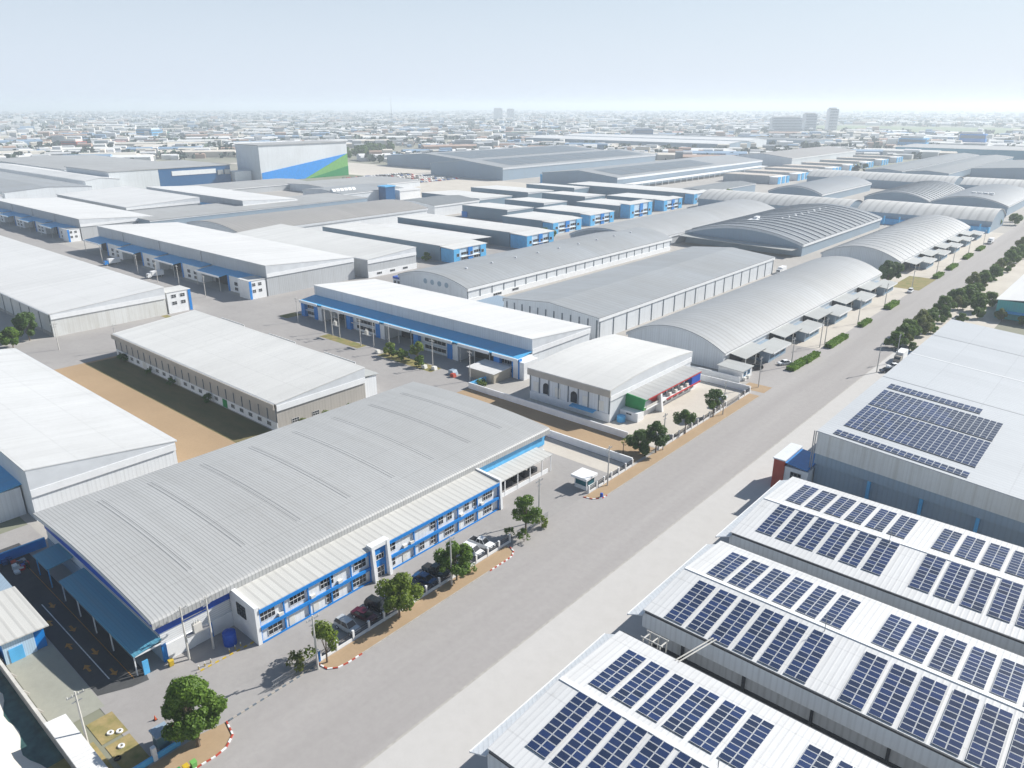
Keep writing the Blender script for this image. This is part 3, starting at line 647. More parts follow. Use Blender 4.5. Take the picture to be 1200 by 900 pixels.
tag(MB().cyl(-94.3, 150.6, 0, 1.5, 1.1, 1.1, 16).build('water_tank', M['sky_blue']), 'light blue round tank below the green panel', 'tank')

# K, L, J, M, N, O: halls along the main road
J = barrel('warehouse', 'long grey arched-roof warehouse nearest the road with lean-to offices along its side', 'Y', -127, -92.2, 203, 356, 5.6, 5.2, 'coolgrey', 'palewall')
K = gable('warehouse', 'grey shallow-gabled warehouse between two arched halls', 'Y', -182, -138.4, 204, 349, 8.0, 2.0, 'grey2', 'palewall', fh=1.3)
pilasters(K, 'x', -138.8, 205, 348, 8, 0, 6.6); pilasters(K, 'y', 204.3, -180, -139.5, 3.4, 0, 7.0, w=.5)
L = barrel('warehouse', 'grey arched warehouse with a row of roof vents beside the north-south street', 'Y', -248, -206.4, 210, 372, 6.8, 3.6, 'grey2', 'palewall', fh=1.4)
pilasters(L, 'x', -206.9, 211, 371, 7, 0, 5.3); B(-206.89, 211, .02, -206.6, 371, 2.2).build('base_wall', M['white'], L)
for k in range(9): MB().cyl(-222, 226+16*k, 8.8, 10.2, .35).cyl(-222, 226+16*k, 10.2, 10.7, .6, .45).build('roof_vent', M['fascia'], L)
for k in range(4):
    x = -231 + 4.2*k; MB().cyl(0, 0, 0, .3, 1.2, 1.2, 14)
    mb = MB(); pts = [(x+1.1*math.cos(t*math.pi/8), 6.2+1.1*math.sin(t*math.pi/8)) for t in range(16)]
    mb.prism(pts, 'Y', 210.38, 210.5).build('round_vent', M['bluegreywall'], L)
window(L, 'x', -206.6, 226, 231, .8, 1.8, 4, 1); window(L, 'x', -206.6, 238, 242, .8, 1.8, 4, 1)
aL = thing('shed', 'tiny white annex with a dark blue band beside the vented arched hall', 'shed', (-249, 222, 0))
B(-256, 214, 0, -248.5, 230, 3.2).build('wall', M['white'], aL); B(-256.1, 213.9, 3.21, -248.4, 230.1, 4.1).build('parapet', M['royal'], aL)
for k in range(3): window(aL, 'y', 214, -255.3+2.3*k, -253.9+2.3*k, 1, 2.4, 2, 1)
aK = thing('shed', 'small white and blue annex in the gap before the shallow-gabled hall', 'shed', (-193, 213, 0))
B(-198, 206, 0, -184, 219, 3.4).build('wall', M['white'], aK); B(-198.2, 205.8, 3.41, -183.8, 219.2, 3.7).build('roof', M['bluegreywall'], aK)
B(-198.25, 206, 0, -198.05, 208, 3.4).build('blue_pier', M['royal'], aK); window(aK, 'y', 206, -195, -192.4, 1, 2.2, 2, 1)
M_ = barrel('warehouse', 'wide dark arched roof with strong cross ribs and small white roof units', 'Y', -214, -144.5, 400, 535, 6.6, 6.0, 'grey3', 'bluegreywall', fh=1.6)
for x, y, z in ((-186, 432, 11.6),): B(x-3, y-6, z, x+3, y+6, z+.9).build('roof_unit', M['white'], M_); B(x-1, y, z+.91, x+1, y+4, z+2.4).build('roof_unit', M['white'], M_)
for k in range(14): B(-176+2.2*(k % 2), 445+5*k, 11.9, -175+2.2*(k % 2), 446.4+5*k, 12.9).build('roof_unit', M['white'], M_)
MB().prism([(-213, 5.2), (-147, 4.2), (-147, 3.9), (-213, 4.9)], 'Y', 391, 400.3).build('canopy_roof', M['canopygrey'], M_)
O_ = barrel('warehouse', 'light grey arched roof left of the wide dark ribbed hall', 'Y', -262, -215, 352, 535, 5.8, 5.4, 'coolgrey', 'greywall', fh=1.2)
N_ = barrel('warehouse', 'grey banded arched warehouse along the road with small front offices', 'Y', -131, -93.2, 388, 535, 5.6, 5.4, 'coolgrey', 'palewall')
def ribs(r, a0, a1, b0, b1, z, rise, step, h, mat):
    n = int((b1-b0)/step)
    for k in range(1, n):
        y = b0 + (b1-b0)*k/n
        roof_shell([(p, q+h) for p, q in arc(a0, a1, z, rise, 24)], 'Y', y-.35, y+.35, h-.01).build('roof_rib', M[mat], r)
ribs(M_, -214, -144.5, 400, 535, 6.6, 6.0, 8.4, .5, 'rib'); ribs(N_, -131, -93.2, 388, 535, 5.6, 5.4, 7.0, .12, 'rib')
def frontage(r, y0, n, pitch, x):
    for k in range(n):
        y = y0 + k*pitch
        MB().prism([(x, 5.0), (x+5.6, 4.2), (x+5.6, 4.02), (x, 4.82)], 'Y', y, y+15.4).build('canopy_roof', M['canopygrey'], r)
        roof_shell([(x+2.4, 3.95), (x+8.4, 3.35)], 'Y', y+12.4, y+28, .15).build('front_roof', M['canopygrey'], r)
        B(x+.2, y+13, 0, x+7.4, y+26.5, 3.3).build('front_office', M['bluegreywall'], r)
        B(x+8.2, y+14, 2.75, x+8.42, y+27.9, 3.32).build('front_fascia', M['white'], r)
        for q in range(3): window(r, 'x', x+7.4, y+14.4+4*q, y+16.9+4*q, .9, 2.4, 3, 1, fm='sky_blue')
        window(r, 'y', y+13, x+1.5, x+4.5, 1.0, 2.4, 3, 1)
        for q in (.4, 7.6, 15): B(x+5.3, y+q, .02, x+5.45, y+q+.15, 4.1).build('post', M['offwhite'], r)
        B(x+.02, y+1, .02, x+.16, y+11, 4.2).build('roller_door', M['darksteel'], r)
frontage(J, 206.4, 5, 29.2, -92.6); frontage(N_, 394, 5, 28.0, -93.4)
e = thing('gatehouse', 'low grey-roofed front office at the near corner of the arched roadside hall', 'office', (-87, 201, 0))
B(-91.8, 198.6, 0, -84.2, 205, 2.9).build('wall', M['white'], e); roof_shell([(-92, 3.5), (-83.8, 3.1)], 'Y', 197.8, 205.4, .15).build('roof', M['canopygrey'], e)
window(e, 'x', -84.2, 199.4, 201.0, 1.2, 2.4, 2, 1, fm='sky_blue'); window(e, 'x', -84.2, 202, 203.6, 1.2, 2.4, 2, 1, fm='sky_blue')
for nm, y in (('air_conditioner', 199), ('air_conditioner', 201.5)): B(-84.1, y, .05, -83.4, y+1, 1.0).build(nm, M['offwhite'], e)
P1 = barrel('warehouse', 'white banded arched roof lying across, left of its twin, behind the dark ribbed hall', 'X', 549, 590, -285, -172, 7.2, 5.5, 'ribwhite', 'bluegreywall', fascia='bluegreywall', fh=2.2)
P2 = barrel('warehouse', 'white banded arched roof lying across the end of the roadside row', 'X', 556, 600, -168, -85.5, 7.2, 5.5, 'ribwhite', 'bluegreywall', fascia='bluegreywall', fh=2.2)
B(-168, 553, .02, -86, 556.3, 3.6).build('dock_wall', M['sky_blue'], P2)
for k in range(9): B(-166+9.4*k, 548, .02, -165.2+9.4*k, 548.8, 6).build('column', M['sky_blue'], P2)
Q1 = barrel('warehouse', 'dark arched roof half hidden behind the left white banded roof', 'Y', -268, -222, 642, 770, 7, 5.5, 'grey3', 'bluegreywall', fh=1.4)
Q2 = barrel('warehouse', 'dark arched roof between two others behind the right white banded roof', 'Y', -192, -144.4, 650, 770, 7, 5.5, 'grey3', 'bluegreywall')
Q3 = barrel('warehouse', 'dark arched roof with white units beside the far end of the main road', 'Y', -143, -92, 650, 770, 7, 5.5, 'grey3', 'bluegreywall')
ribs(Q2, -192, -144.4, 650, 770, 7, 5.5, 8, .4, 'rib')
for k in range(4): B(-122+4*k, 676, 12.4, -119+4*k, 679, 13.3).build('roof_unit', M['white'], Q3)
T1 = barrel('warehouse', 'long white banded roof crossing behind the dark arched roofs', 'X', 800, 845, -295, -160, 7.5, 5.5, 'ribwhite', 'bluegreywall', fascia='bluegreywall', fh=2)
T2 = barrel('warehouse', 'white banded roof ending at the far bend of the road', 'X', 805, 850, -156, -88, 7.5, 5, 'ribwhite', 'bluegreywall', fascia='bluegreywall', fh=2)
gable('warehouse', 'left one of two long dark flat roofs in the far right', 'Y', -275, -236, 920, 1310, 8, 2.0, 'dark', 'bluegreywall')
gable('warehouse', 'right one of two long dark flat roofs in the far right', 'Y', -233, -190, 920, 1290, 8, 2.0, 'dark', 'bluegreywall')
gable('warehouse', 'broad dark roof with a blue grey wall at the far right edge', 'Y', -186, -88, 1000, 1180, 9, 3.0, 'dark', 'bluegreywall')
TE = mono('warehouse', 'long teal-walled warehouse with a pale roof across the far right', -360, -120, 1342, 1450, 14, 15, 'grey1', 'teal', 'fascia', trim=False)
mono('warehouse', 'pale-roofed hall next to the long teal wall at the far right edge', -118, -20, 1345, 1440, 13, 14, 'grey1', 'teal', 'fascia', trim=False)

# left middle distance: roofs behind F and around the mural hall
barrel('warehouse', 'brown grey arched roof with white ribbed walls behind the left dock factory', 'Y', -456, -396, 221, 366, 8.0, 3.2, 'brown', 'whitewall', fh=1.6, fascia='fascia')
mbw = mono('warehouse', 'narrow pale roof in front of the brown grey arched roof', -520, -470, 205, 372, 9.6, 9.2, 'grey1', 'bluegreywall', trim=False)
U1 = mono('warehouse', 'cream-roofed shed with a white end wall behind the left dock factory', -392, -276, 246, 216, 10.4, 8.6, 'cream', 'greywall')
B(-275.99, 216, .02, -275.7, 246, 2.6).build('base_wall', M['white'], U1)
for k in range(3): window(U1, 'x', -275.7, 221+8*k, 224+8*k, 1, 2.0, 3, 1)
M['paleblue'] = plain('pale_blue_paint', (0.50, 0.64, 0.77), .6, vary=.1)
M['shadebluewall'] = metal('slate_blue_wall_sheet', (0.17, 0.255, 0.33), 'XY', 0.9, 0.12, 0.1, 0.55, True, 0.12)
def blue_end_factory(label, x0, x1, y0, y1, z, roof='cream', tall=0, wing=9):
    r = mono('factory', label, x0, x1, y0, y1, z, z-.5, roof, 'shadebluewall', 'greywall', group='blue-fronted factories along the north-south street', trim=False)
    d = y1-y0; zt = z-.6+tall
    B(x1+.3, y0+.5, 0, x1+wing, y1-1, zt-.4).build('office_block', M['paleblue'], r)
    roof_shell([(x1-.5, zt+.35), (x1+wing+.5, zt-.2)], 'Y', y0, y1-.5, .2).build('office_roof', ROOF[roof], r)
    for q, w in ((0.02, .16), (.43, .12), (.78, .16)):
        B(x1+wing+.004, y0+d*q, .02, x1+wing+.5, y0+d*(q+w), zt-.45).build('blue_panel', M['blue' if q == .43 else 'sky_blue'], r)
    B(x1+.5, y0+.3, .02, x1+wing-.2, y0+.49, zt-.5).build('blue_panel', M['sky_blue'], r)
    for q in (.24, .33, .6, .67):
        for zz in (.9, 3.4): window(r, 'x', x1+wing, y0+d*q, y0+d*(q+.12), zz, zz+1.4, 2, 1)
    for q in (.1, .48, .8): window(r, 'x', x1+wing+.5, y0+d*q, y0+d*(q+.07), 3, 4.6, 1, 1)
    B(x1+wing+.01, y0+d*.22, 2.5, x1+wing+1.0, y0+d*.74, 2.75).build('balcony', M['white'], r)
    return r
blue_end_factory('cream-roofed factory with blue office end, nearest on the north-south street', -380, -280, 266, 292, 8, wing=9)
blue_end_factory('long cream-roofed factory with blue office end, second from the vented hall', -375, -280, 320, 346, 8.4, wing=12)
wl = roof_shell([(294, 6.2), (316, 5.4)], 'X', -372, -290, .2)
r = thing('shed', 'bright white low roof between two blue-ended factories', 'shed', (-330, 305, 0)); wl.build('roof', ROOF['whiteX'], r)
for x in (-368, -340, -312, -292): B(x, 295, 0, x+.3, 295.3, 6).build('post', M['steel'], r); B(x, 315, 0, x+.3, 315.3, 5.3).build('post', M['steel'], r)
rows = [(-330, -297, 370, 402, 8, 'cream', 0), (-338, -300, 414, 444, 8, 'cream', 0), (-338, -300, 462, 494, 8.2, 'cream', 2.2), (-345, -302, 512, 542, 8.2, 'cream', .6), (-425, -306, 566, 600, 8.4, 'cream', .4)]
nth = ['third', 'fourth', 'fifth', 'sixth', 'seventh and farthest']
for (x0, x1, y0, y1, z, rf, t), w in zip(rows, nth): blue_end_factory(f'cream-roofed factory with blue office end, {w} along its street', x0, x1, y0, y1, z, rf, t, 8)
backs = [(-388, -345, 392, 420), (-388, -350, 438, 466), (-395, -352, 492, 520), (-470, -405, 428, 466), (-470, -405, 486, 520), (-452, -398, 540, 562)]
for i, (x0, x1, y0, y1) in enumerate(backs):
    g = mono('warehouse', ['white-roofed shed with a blue corner behind the third blue-fronted factory', 'white-roofed shed behind the fourth blue-fronted factory', 'white-roofed shed behind the fifth blue-fronted factory', 'cream-roofed shed by the open lot, nearest', 'cream-roofed shed by the open lot with a dark doorway', 'low cream-roofed shed by the open lot, farthest'][i],
             x0, x1, y0, y1, 8.4, 7.4, 'cream', 'shadebluewall', 'palewall', trim=False)
    if i == 0: B(x0-.3, y0-.5, .02, x0+5, y0-.02, 4).build('blue_corner', M['blue'], g)
    if i == 4: B(x0+2, y0-.2, .02, x1-20, y0-.02, 5).build('doorway', M['dark'], g)
gable('warehouse', 'dark grey gabled shed with a white ribbed wall near the lot', 'Y', -446, -402, 378, 425, 8, 2, 'dark', 'whitewall', fh=1.4)
gable('factory', 'small dark arched shed with a blue canopy short of the orange-roofed row', 'Y', -330, -300, 596, 690, 7.5, 1.5, 'dark', 'bluegreywall')
r = thing('water_tower', 'dark teal square tank tower beside the open lot', 'tank', (-500, 418, 0))
B(-505, 412, 0, -496, 422, 12).build('tower', M['navy'], r); B(-505.6, 411.4, 12.01, -495.4, 422.6, 12.8).build('cap', M['sky_blue'], r)
r = gable('warehouse', 'grey roof with white rounded dormers below the mural hall', 'Y', -560, -505, 375, 440, 9, 2, 'grey2', 'palewall')
for k in range(6): MB().prism(arc(-523, -518, 9.6, 2.2, 8), 'Y', 376+4*k, 379+4*k).build('dormer', M['white'], r)
gable('warehouse', 'long pale grey roof under the green corner of the mural', 'Y', -650, -572, 415, 520, 5.6, 1.4, 'grey1', 'palewall')
gable('warehouse', 'white block with rooftop boxes beside the teal tank tower', 'Y', -520, -497, 428, 452, 8, 1, 'whiteX', 'white')
gable('warehouse', 'pale grey roof directly below the blue mural', 'Y', -700, -640, 330, 440, 5.6, 1.4, 'grey1', 'greywall')
for i, (x0, x1, y0, y1, z, rf, lb) in enumerate([(-960, -700, 196, 262, 11, 'grey2', 'long grey roof with a white edge at the far left'), (-1010, -730, 268, 298, 13, 'whiteX', 'white roof strip at the far left behind the long grey roof'), (-900, -690, 150, 192, 10, 'whiteX', 'white roof at the left edge behind the dock factory'), (-1100, -865, 300, 420, 14, 'grey1', 'wide pale roof left of the dark blue hall')]):
    gable('warehouse', lb, 'X', y0, y1, x0, x1, z, 2, rf, 'palewall')
mur = thing('warehouse', 'tall grey hall painted with a big blue and green wedge mural', 'warehouse', (-752, 497, 0))
B(-775, 441, 0, -730, 553, 36.4).build('wall', M['palewall'], mur)
B(-776, 440, 36.41, -729, 554, 37.0).build('roof', ROOF['grey1'], mur)
MB().prism([(442, 0.1), (442, 9.0), (552.6, 24.0), (516, .1)], 'X', -729.98, -729.7).build('mural_wedge', M['mural_blue'], mur)
MB().prism([(494, .1), (552.8, 24.2), (552.8, 10), (505, .1)], 'X', -729.69, -729.5).build('mural_wedge', M['lime'], mur)
MB().prism([(500, .1), (552.8, 10.6), (552.8, .1)], 'X', -729.49, -729.3).build('mural_wedge', M['green'], mur)
dk = thing('warehouse', 'dark blue walled hall with a white stripe and a plain grey end', 'warehouse', (-790, 360, 0))
B(-850, 297, 0, -750, 343, 17.6).build('wall', M['palewall'], dk); B(-850, 343.2, 0, -750, 418, 17.6).build('wall', M['navy'], dk)
B(-852, 296, 17.61, -749.5, 419, 18.1).build('roof', ROOF['grey1'], dk)
B(-749.99, 356, 10.6, -749.6, 402, 15).build('white_stripe', M['white'], dk)
for y in (403.5, 411): B(-749.99, y, 9, -748.9, y+6, 13.5).build('window_box', M['steel'], dk)
B(-760, 419.2, 0, -744, 438, 11).build('annex', M['white'], dk)

# big grey halls with solar roofs, beyond the lot
h1 = gable('warehouse', 'farthest left of the big grey solar halls, partly behind the next', 'Y', -815, -668, 682, 980, 13, 5, 'grey2', 'bluegreywall', fh=2.2, fascia='fascia')
h2 = gable('warehouse', 'big grey gabled hall with dark solar strips, middle one beyond the lot', 'Y', -662, -550, 618, 930, 13.4, 5, 'grey2', 'bluegreywall', fh=2.2, fascia='fascia')
h3 = gable('warehouse', 'big grey solar hall with a white eave, right of the other two', 'Y', -500, -408, 622, 950, 11, 4.4, 'grey2', 'bluegreywall', fh=2.2, fascia='white')
for r, x0, x1, z, rise, y0, y1, ny in ((h1, -815, -668, 13, 5, 700, 970, 9), (h2, -662, -550, 13.4, 5, 640, 915, 9), (h3, -500, -408, 11, 4.4, 640, 840, 7)):
    m = (x0+x1)/2
    for k in range(ny):
        a = y0 + (y1-y0)*k/ny; b = a + (y1-y0)/ny - 3
        zf = lambda x: z + rise*(1-abs(x-m)/((x1-x0)/2)) + .2
        MB().quad((m+5, a, zf(m+5)), (x1-8, a, zf(x1-8)), (x1-8, b, zf(x1-8)), (m+5, b, zf(m+5))).build('solar_strip', M['pilaster'], r)
B(-406, 632, 4.5, -396, 940, 4.9).build('side_canopy', M['white'], h3)
for k in range(24): B(-397, 636+12.6*k, .02, -396.6, 636.5+12.6*k, 4.5).build('canopy_post', M['white'], h3)
B(-503, 623, 0, -500, 625, 9).build('corner_block', M['sky_blue'], h3)
gable('warehouse', 'long white roof lying across behind the solar halls', 'X', 1285, 1400, -1080, -620, 12, 3, 'whiteX', 'bluegreywall')
gable('warehouse', 'second white roof strip behind the solar halls', 'X', 1420, 1500, -1080, -640, 13, 3, 'whiteX', 'palewall')
gable('warehouse', 'brown-roofed hall before the orange-roofed row', 'Y', -476, -392, 1005, 1255, 11, 5, 'brown', 'palewall', fh=2, fascia='white')
gable('warehouse', 'long blue grey roof strip across the far centre right', 'X', 1560, 1640, -1010, -560, 11, 2, 'dark', 'bluegreywall')
oy = [770, 822, 874, 926, 985, 1048, 1112, 1180]
for i, y in enumerate(oy):
    r = mono('factory', f'cream and orange-roofed factory with a blue end, {["first", "second", "third", "fourth", "fifth", "sixth", "seventh", "eighth"][i]} in the far right row', -372, -322, y, y+32, 8, 7.2, 'warm', 'greywall', 'greywall', group='orange-roofed blue-fronted factories', trim=False)
    B(-321.7, y+1, 0, -313, y+30, 7).build('office_block', M['white'], r)
    for q in (1, 12, 23): B(-312.99, y+q, .02, -312.5, y+q+7, 7).build('blue_panel', M['sky_blue'], r)

# ------------------------------------------------------------------ right side: white solar roofs and the big silver shed
PANEL = {}
def solar_array(label, x0, y0, cols, rowsn, pw, ph, zf, group, gap=.05, lift=.12):
    """a block of panels lying on a roof plane zf(x, y); every panel is a child"""
    zc = zf(x0, y0)
    r = thing('solar_array', label, 'solar panels', (x0, y0, zc), group)
    sx = (zf(x0+1, y0)-zf(x0, y0)); sy = (zf(x0, y0+1)-zf(x0, y0))
    r.rotation_euler = (math.atan(sy), -math.atan(sx), 0)
    key = (pw, ph)
    if key not in PANEL:
        mb = B(0, 0, lift, pw-gap, ph-gap, lift+.05); o = mb.build('panel', M['solar'], None); fr = MB(); e = .035
        fr.box(0, 0, lift-.02, pw-gap, e, lift+.062).box(0, ph-gap-e, lift-.02, pw-gap, ph-gap, lift+.062).box(0, e, lift-.02, e, ph-gap-e, lift+.06).box(pw-gap-e, e, lift-.02, pw-gap, ph-gap-e, lift+.06)
        f = fr.build('frame', M['alu'], None); f.parent = o
        PANEL[key] = (o, f); o.parent = r; first = True
    else: first = False
    o, f = PANEL[key]
    rest, restf = MB(), MB(); cnt = 0
    for i in range(cols):
        for j in range(rowsn):
            cnt += 1
            if first and i == 0 and j == 0: continue
            if cnt > 100:
                X, Y, e = i*pw, j*ph, .035
                rest.box(X, Y, lift, X+pw-gap, Y+ph-gap, lift+.05)
                for q in ((0, 0, pw-gap, e), (0, ph-gap-e, pw-gap, ph-gap), (0, e, e, ph-gap-e), (pw-gap-e, e, pw-gap, ph-gap-e)): restf.box(X+q[0], Y+q[1], lift-.02, X+q[2], Y+q[3], lift+.06)
                continue
            c = o.copy(); COL.objects.link(c); c.parent = r; c.location = (i*pw, j*ph, 0)
            g = f.copy(); COL.objects.link(g); g.parent = c
    if rest.v: q = tag(rest.build('panels', M['solar'], r, local=True), kind='stuff'); restf.build('frames', M['alu'], q, local=True)
    return r
ordw = ['first', 'second', 'third', 'fourth', 'fifth', 'sixth', 'seventh', 'eighth', 'ninth', 'tenth', 'eleventh', 'twelfth', 'thirteenth', 'fourteenth', 'fifteenth', 'sixteenth', 'seventeenth', 'eighteenth']
def solar_hall(label, which, y0, y1, xb, xe, ridge_rise, nback, nfront, bl, fl):
    z = 8.0
    r = thing('warehouse', label, 'warehouse', ((xb+xe)/2, (y0+y1)/2, 0)); m = (y0+y1)/2
    MB().prism([(y0+1.0, 0), (y0+1.0, z-.1), (m, z+ridge_rise-.3), (y1-.4, z-.2), (y1-.4, 0)], 'X', xb+.3, xe).build('wall', M['greywall'], r)
    roof_shell([(y0, z), (m, z+ridge_rise), (y1, z)], 'X', xb, xe, .18).build('roof', ROOF['solarwhite'], r)
    B(xb+.1, m-.35, z+ridge_rise-.02, xe, m+.35, z+ridge_rise+.1).build('ridge_cap', M['white'], r)
    B(xb-.1, y0+.1, 5.0, xe, y0+.4, z-.19).build('upper_cladding', M['palewall'], r)
    B(xb+.4, y0-.2, z-.32, xe, y0-.02, z-.04).build('gutter', M['darksteel'], r)
    B(xb+.4, y1+.02, z-.3, xe, y1+.2, z-.04).build('gutter', M['darksteel'], r)
    k = 0
    while xb+6+9*k < xe: B(xb+6+9*k, y0+.55, .02, xb+6.35+9*k, y0+.9, 5.6).build('post', M['darksteel'], r); k += 1
    B(xb+1, y0+.88, .03, xe, y0+.995, 2.4).build('base_wall', M['darksteel'], r)
    MB().prism([(xb+.28, 7.55), (xb-2.1, 6.5), (xb-2.1, 6.35), (xb+.28, 7.4)], 'Y', y0-.6, y1-.2).build('side_canopy', M['palewall'], r)
    B(xb-2.25, y0-.6, 6.25, xb-2.12, y1-.2, 6.55).build('gutter', M['white'], r)
    for rows_, yy, nm in ((nback, bl, 'back'), (nfront, fl, 'front')):
        sl = ridge_rise/((y1-y0)/2)
        zf = (lambda x, y: z + (y1-y)*sl) if nm == 'back' else (lambda x, y: z + (y-y0)*sl)
        n = 0
        for gi in range(3):
            for k in range(6):
                x = xb + 3.2 + gi*23.7 + 3.4*k
                if x > xe-3: break
                slope = 'far' if nm == 'back' else 'near'
                solar_array(f'{ordw[n]} solar block from the road, {slope} slope of the {which} white roof', x, yy, 2, rows_, 1.4, 1.0, zf, 'solar blocks on the white roofs'); n += 1
    for x in (xb+21.4, ): MB().cyl(x, m-1, z+ridge_rise-.2, z+ridge_rise+2.6, .05).build('lightning_rod', M['steel'], r)
    return r
solar_hall('white ribbed solar roof next to the big silver shed', 'farthest', 106.8, 133.4, -44.3, 27, 0.9, 9, 10, 122.0, 109.6)
solar_hall('white ribbed solar roof, middle one of three', 'middle', 79.4, 103.2, -44.3, 27, 0.9, 9, 10, 91.9, 79.8)
solar_hall('white ribbed solar roof nearest the camera at the bottom right', 'nearest', 46.8, 73.3, -44.3, 27, 0.9, 9, 10, 61.6, 49.7)
pb = thing('pipe_bridge', 'pale twin pipes bridging the gap between the middle and nearest white roofs', 'pipes', (-34.5, 76.4, 8))
for dx in (0, .45): MB().bar((-35.6+dx, 73.0, 8.05), (-33.8+dx, 79.9, 8.3), .09).build('pipe', M['lightconcrete'], pb)
fr = thing('timber_frame', 'pale rough frame standing in the gap at the road end of the white roofs', 'frame', (-40, 75.5, 0))
for dx in (0, 1.3, 2.6):
    for yy in (74.6, 76.4): MB().bar((-41.5+dx, yy, 0), (-41.3+dx, yy, 7.3), .1).build('post', M['lightconcrete'], fr)
    MB().bar((-41.4+dx, 74.5, 7.35), (-41.2+dx, 76.6, 7.35), .1).build('crosspiece', M['lightconcrete'], fr)
for yy in (74.7, 76.3): MB().bar((-41.8, yy, 7.52), (-38.4, yy, 7.52), .09).build('rail', M['lightconcrete'], fr)

Z1 = lambda x, y: 14.3 - .074*(x+44)
shed = thing('warehouse', 'big dusty silver-roofed shed at the right with four strips of solar panels', 'warehouse', (-15, 198, 0))
MB().prism([(-43.8, 0), (-43.8, 14.1), (14, 9.8), (14, 0)], 'Y', 144.6, 253.6).build('wall', M['bluegreywall'], shed)
roof_shell([(-44.2, 14.3), (15, 9.92)], 'Y', 143.5, 254.2, .2).build('roof', ROOF['silver'], shed)
MB().prism([(-44.0, 9.4), (-44.0, 14.1), (14.6, 9.75), (14.6, 6.2)], 'Y', 143.62, 144.5).build('front_cladding', M['silverwall'], shed)
MB().prism([(-43.9, 7.2), (-43.9, 9.38), (14.6, 6.18), (14.6, 4.4)], 'Y', 143.7, 144.4).build('front_band', M['bluegreywall'], shed)
for k in range(6): B(-33.5+9.4*k, 143.9, .02, -32.9+9.4*k, 144.5, 7.6 - .6*k).build('column', M['sky_blue'], shed)
for x in (-44.7, -44.35): B(x, 143.4, 0, x+.16, 143.6, 14.2).build('downpipe', M['steel'], shed)
B(-44.2, 209.6, 14.33, -43.9, 210, 14.4).build('trim', M['white'], shed)
for y in (186, 209.8, 232):  MB().prism([(-44.2, 14.34), (15, 9.96), (15, 9.92), (-44.2, 14.3)], 'Y', y, y+.35).build('sheet_lap', M['white' if y == 209.8 else 'steel'], shed)
solar_array('large solar block of many rows, third strip from the far end on the silver roof', -41.2, 150.2, 20, 10, 1.2, 1.42, Z1, 'solar strips on the silver roof')
solar_array('wide solar block second from the far end on the silver roof', -41.2, 165.6, 20, 8, 1.2, 1.42, Z1, 'solar strips on the silver roof')
solar_array('short narrow solar strip at the far end of the panels on the silver roof', -41.2, 179.0, 16, 2, 1.2, 1.6, Z1, 'solar strips on the silver roof')
solar_array('narrow solar strip nearest the edge of the silver roof', -41.4, 144.6, 20, 2, 1.2, 1.2, Z1, 'solar strips on the silver roof')
red = thing('office', 'small office with a brick red end wall and a blue roof against the silver shed', 'office', (-48, 146, 0))
B(-51.2, 141.5, 0, -48.9, 150.5, 6.7).build('red_wall', M['rust_red'], red); B(-51.4, 141.3, 6.71, -48.8, 150.8, 6.95).build('parapet_cap', M['palewall'], red)
B(-48.88, 141.7, 0, -44.1, 150, 5.6).build('wall', M['white'], red)
MB().prism([(-48.88, 6.5), (-44.3, 6.0), (-44.3, 5.85), (-48.88, 6.35)], 'Y', 141.6, 150.4).build('roof', plain('bright_blue_roof_sheet', (0.02, 0.2, 0.52), .45), red)
window(red, 'y', 141.7, -47.6, -45.4, 3.3, 4.8, 3, 2, fm='steel')
tb = thing('warehouse', 'turquoise-walled shed with a white roof at the right edge beyond the trees', 'warehouse', (-15, 358, 0))
B(-43, 327, 0, 15, 392, 6.9).build('wall', metal('turquoise_sheet', (0.10, 0.47, 0.46), 'XY', .8, .15, .08, wall=True), tb)
roof_shell([(-43.6, 7.1), (-14, 9.6), (16, 7.1)], 'Y', 326.4, 392.5, .2).build('roof', ROOF['whiteX'], tb)
MB().prism([(327, 3.2), (324.6, 2.8), (324.6, 2.65), (327, 3.05)], 'X', -42, -20).build('canopy_roof', M['canopyblue'], tb)
lt = thing('shed', 'low white lean-to roof hugging the far end of the silver shed', 'shed', (-46, 240, 0))
roof_shell([(-48, 4.6), (-44.3, 5.2)], 'Y', 236, 252, .15).build('roof', ROOF['whiteX'], lt)
for y in (236.4, 251.4): B(-47.8, y, 0, -47.6, y+.2, 4.5).build('post', M['steel'], lt)

# ------------------------------------------------------------------ lower left corner: sheds, walls
sh = thing('shed', 'pale-roofed shed with blue and white ribbed walls at the left edge by the driveway', 'shed', (-118, 21, 0))
B(-124.5, 18.2, 0, -111.6, 23.6, 3.5).build('wall', M['blue'], sh); B(-111.59, 18.2, 0, -111.4, 22.2, 3.45).build('ribbed_front', metal('pale_blue_ribbed_wall', (0.45, 0.60, 0.74), 'Y', .3, .3, .05, wall=True), sh)
roof_shell([(17.6, 4.1), (24.2, 3.8)], 'X', -125.2, -110.8, .2).build('roof', ROOF['office'], sh)
B(-111.39, 18.8, .03, -111.3, 20.6, 2.3).build('sliding_door', M['sky_blue'], sh)
s2 = thing('shed', 'blue shed with a grey flat roof cut by the left edge above the pale-roofed one', 'shed', (-131, 22, 0))
B(-137, 18.2, 0, -126.2, 24, 2.8).build('wall', M['blue'], s2); B(-137.3, 18, 2.81, -126, 24.2, 3.0).build('roof', M['bluegreywall'], s2)
s3 = thing('shed', 'long white corrugated roof by the canal wall in the bottom left corner', 'shed', (-84, 18, 0))
B(-91, 17.95, 0, -72, 19.0, 2.6).build('wall', M['concrete'], s3)
roof_shell([(16.9, 3.25), (19.35, 3.0)], 'X', -91.5, -71.5, .1).build('roof', ROOF['whiteX'], s3)
w = thing('wall', 'low concrete wall with buttresses along the canal in the bottom left', 'wall', (-90, 17.5, 0))
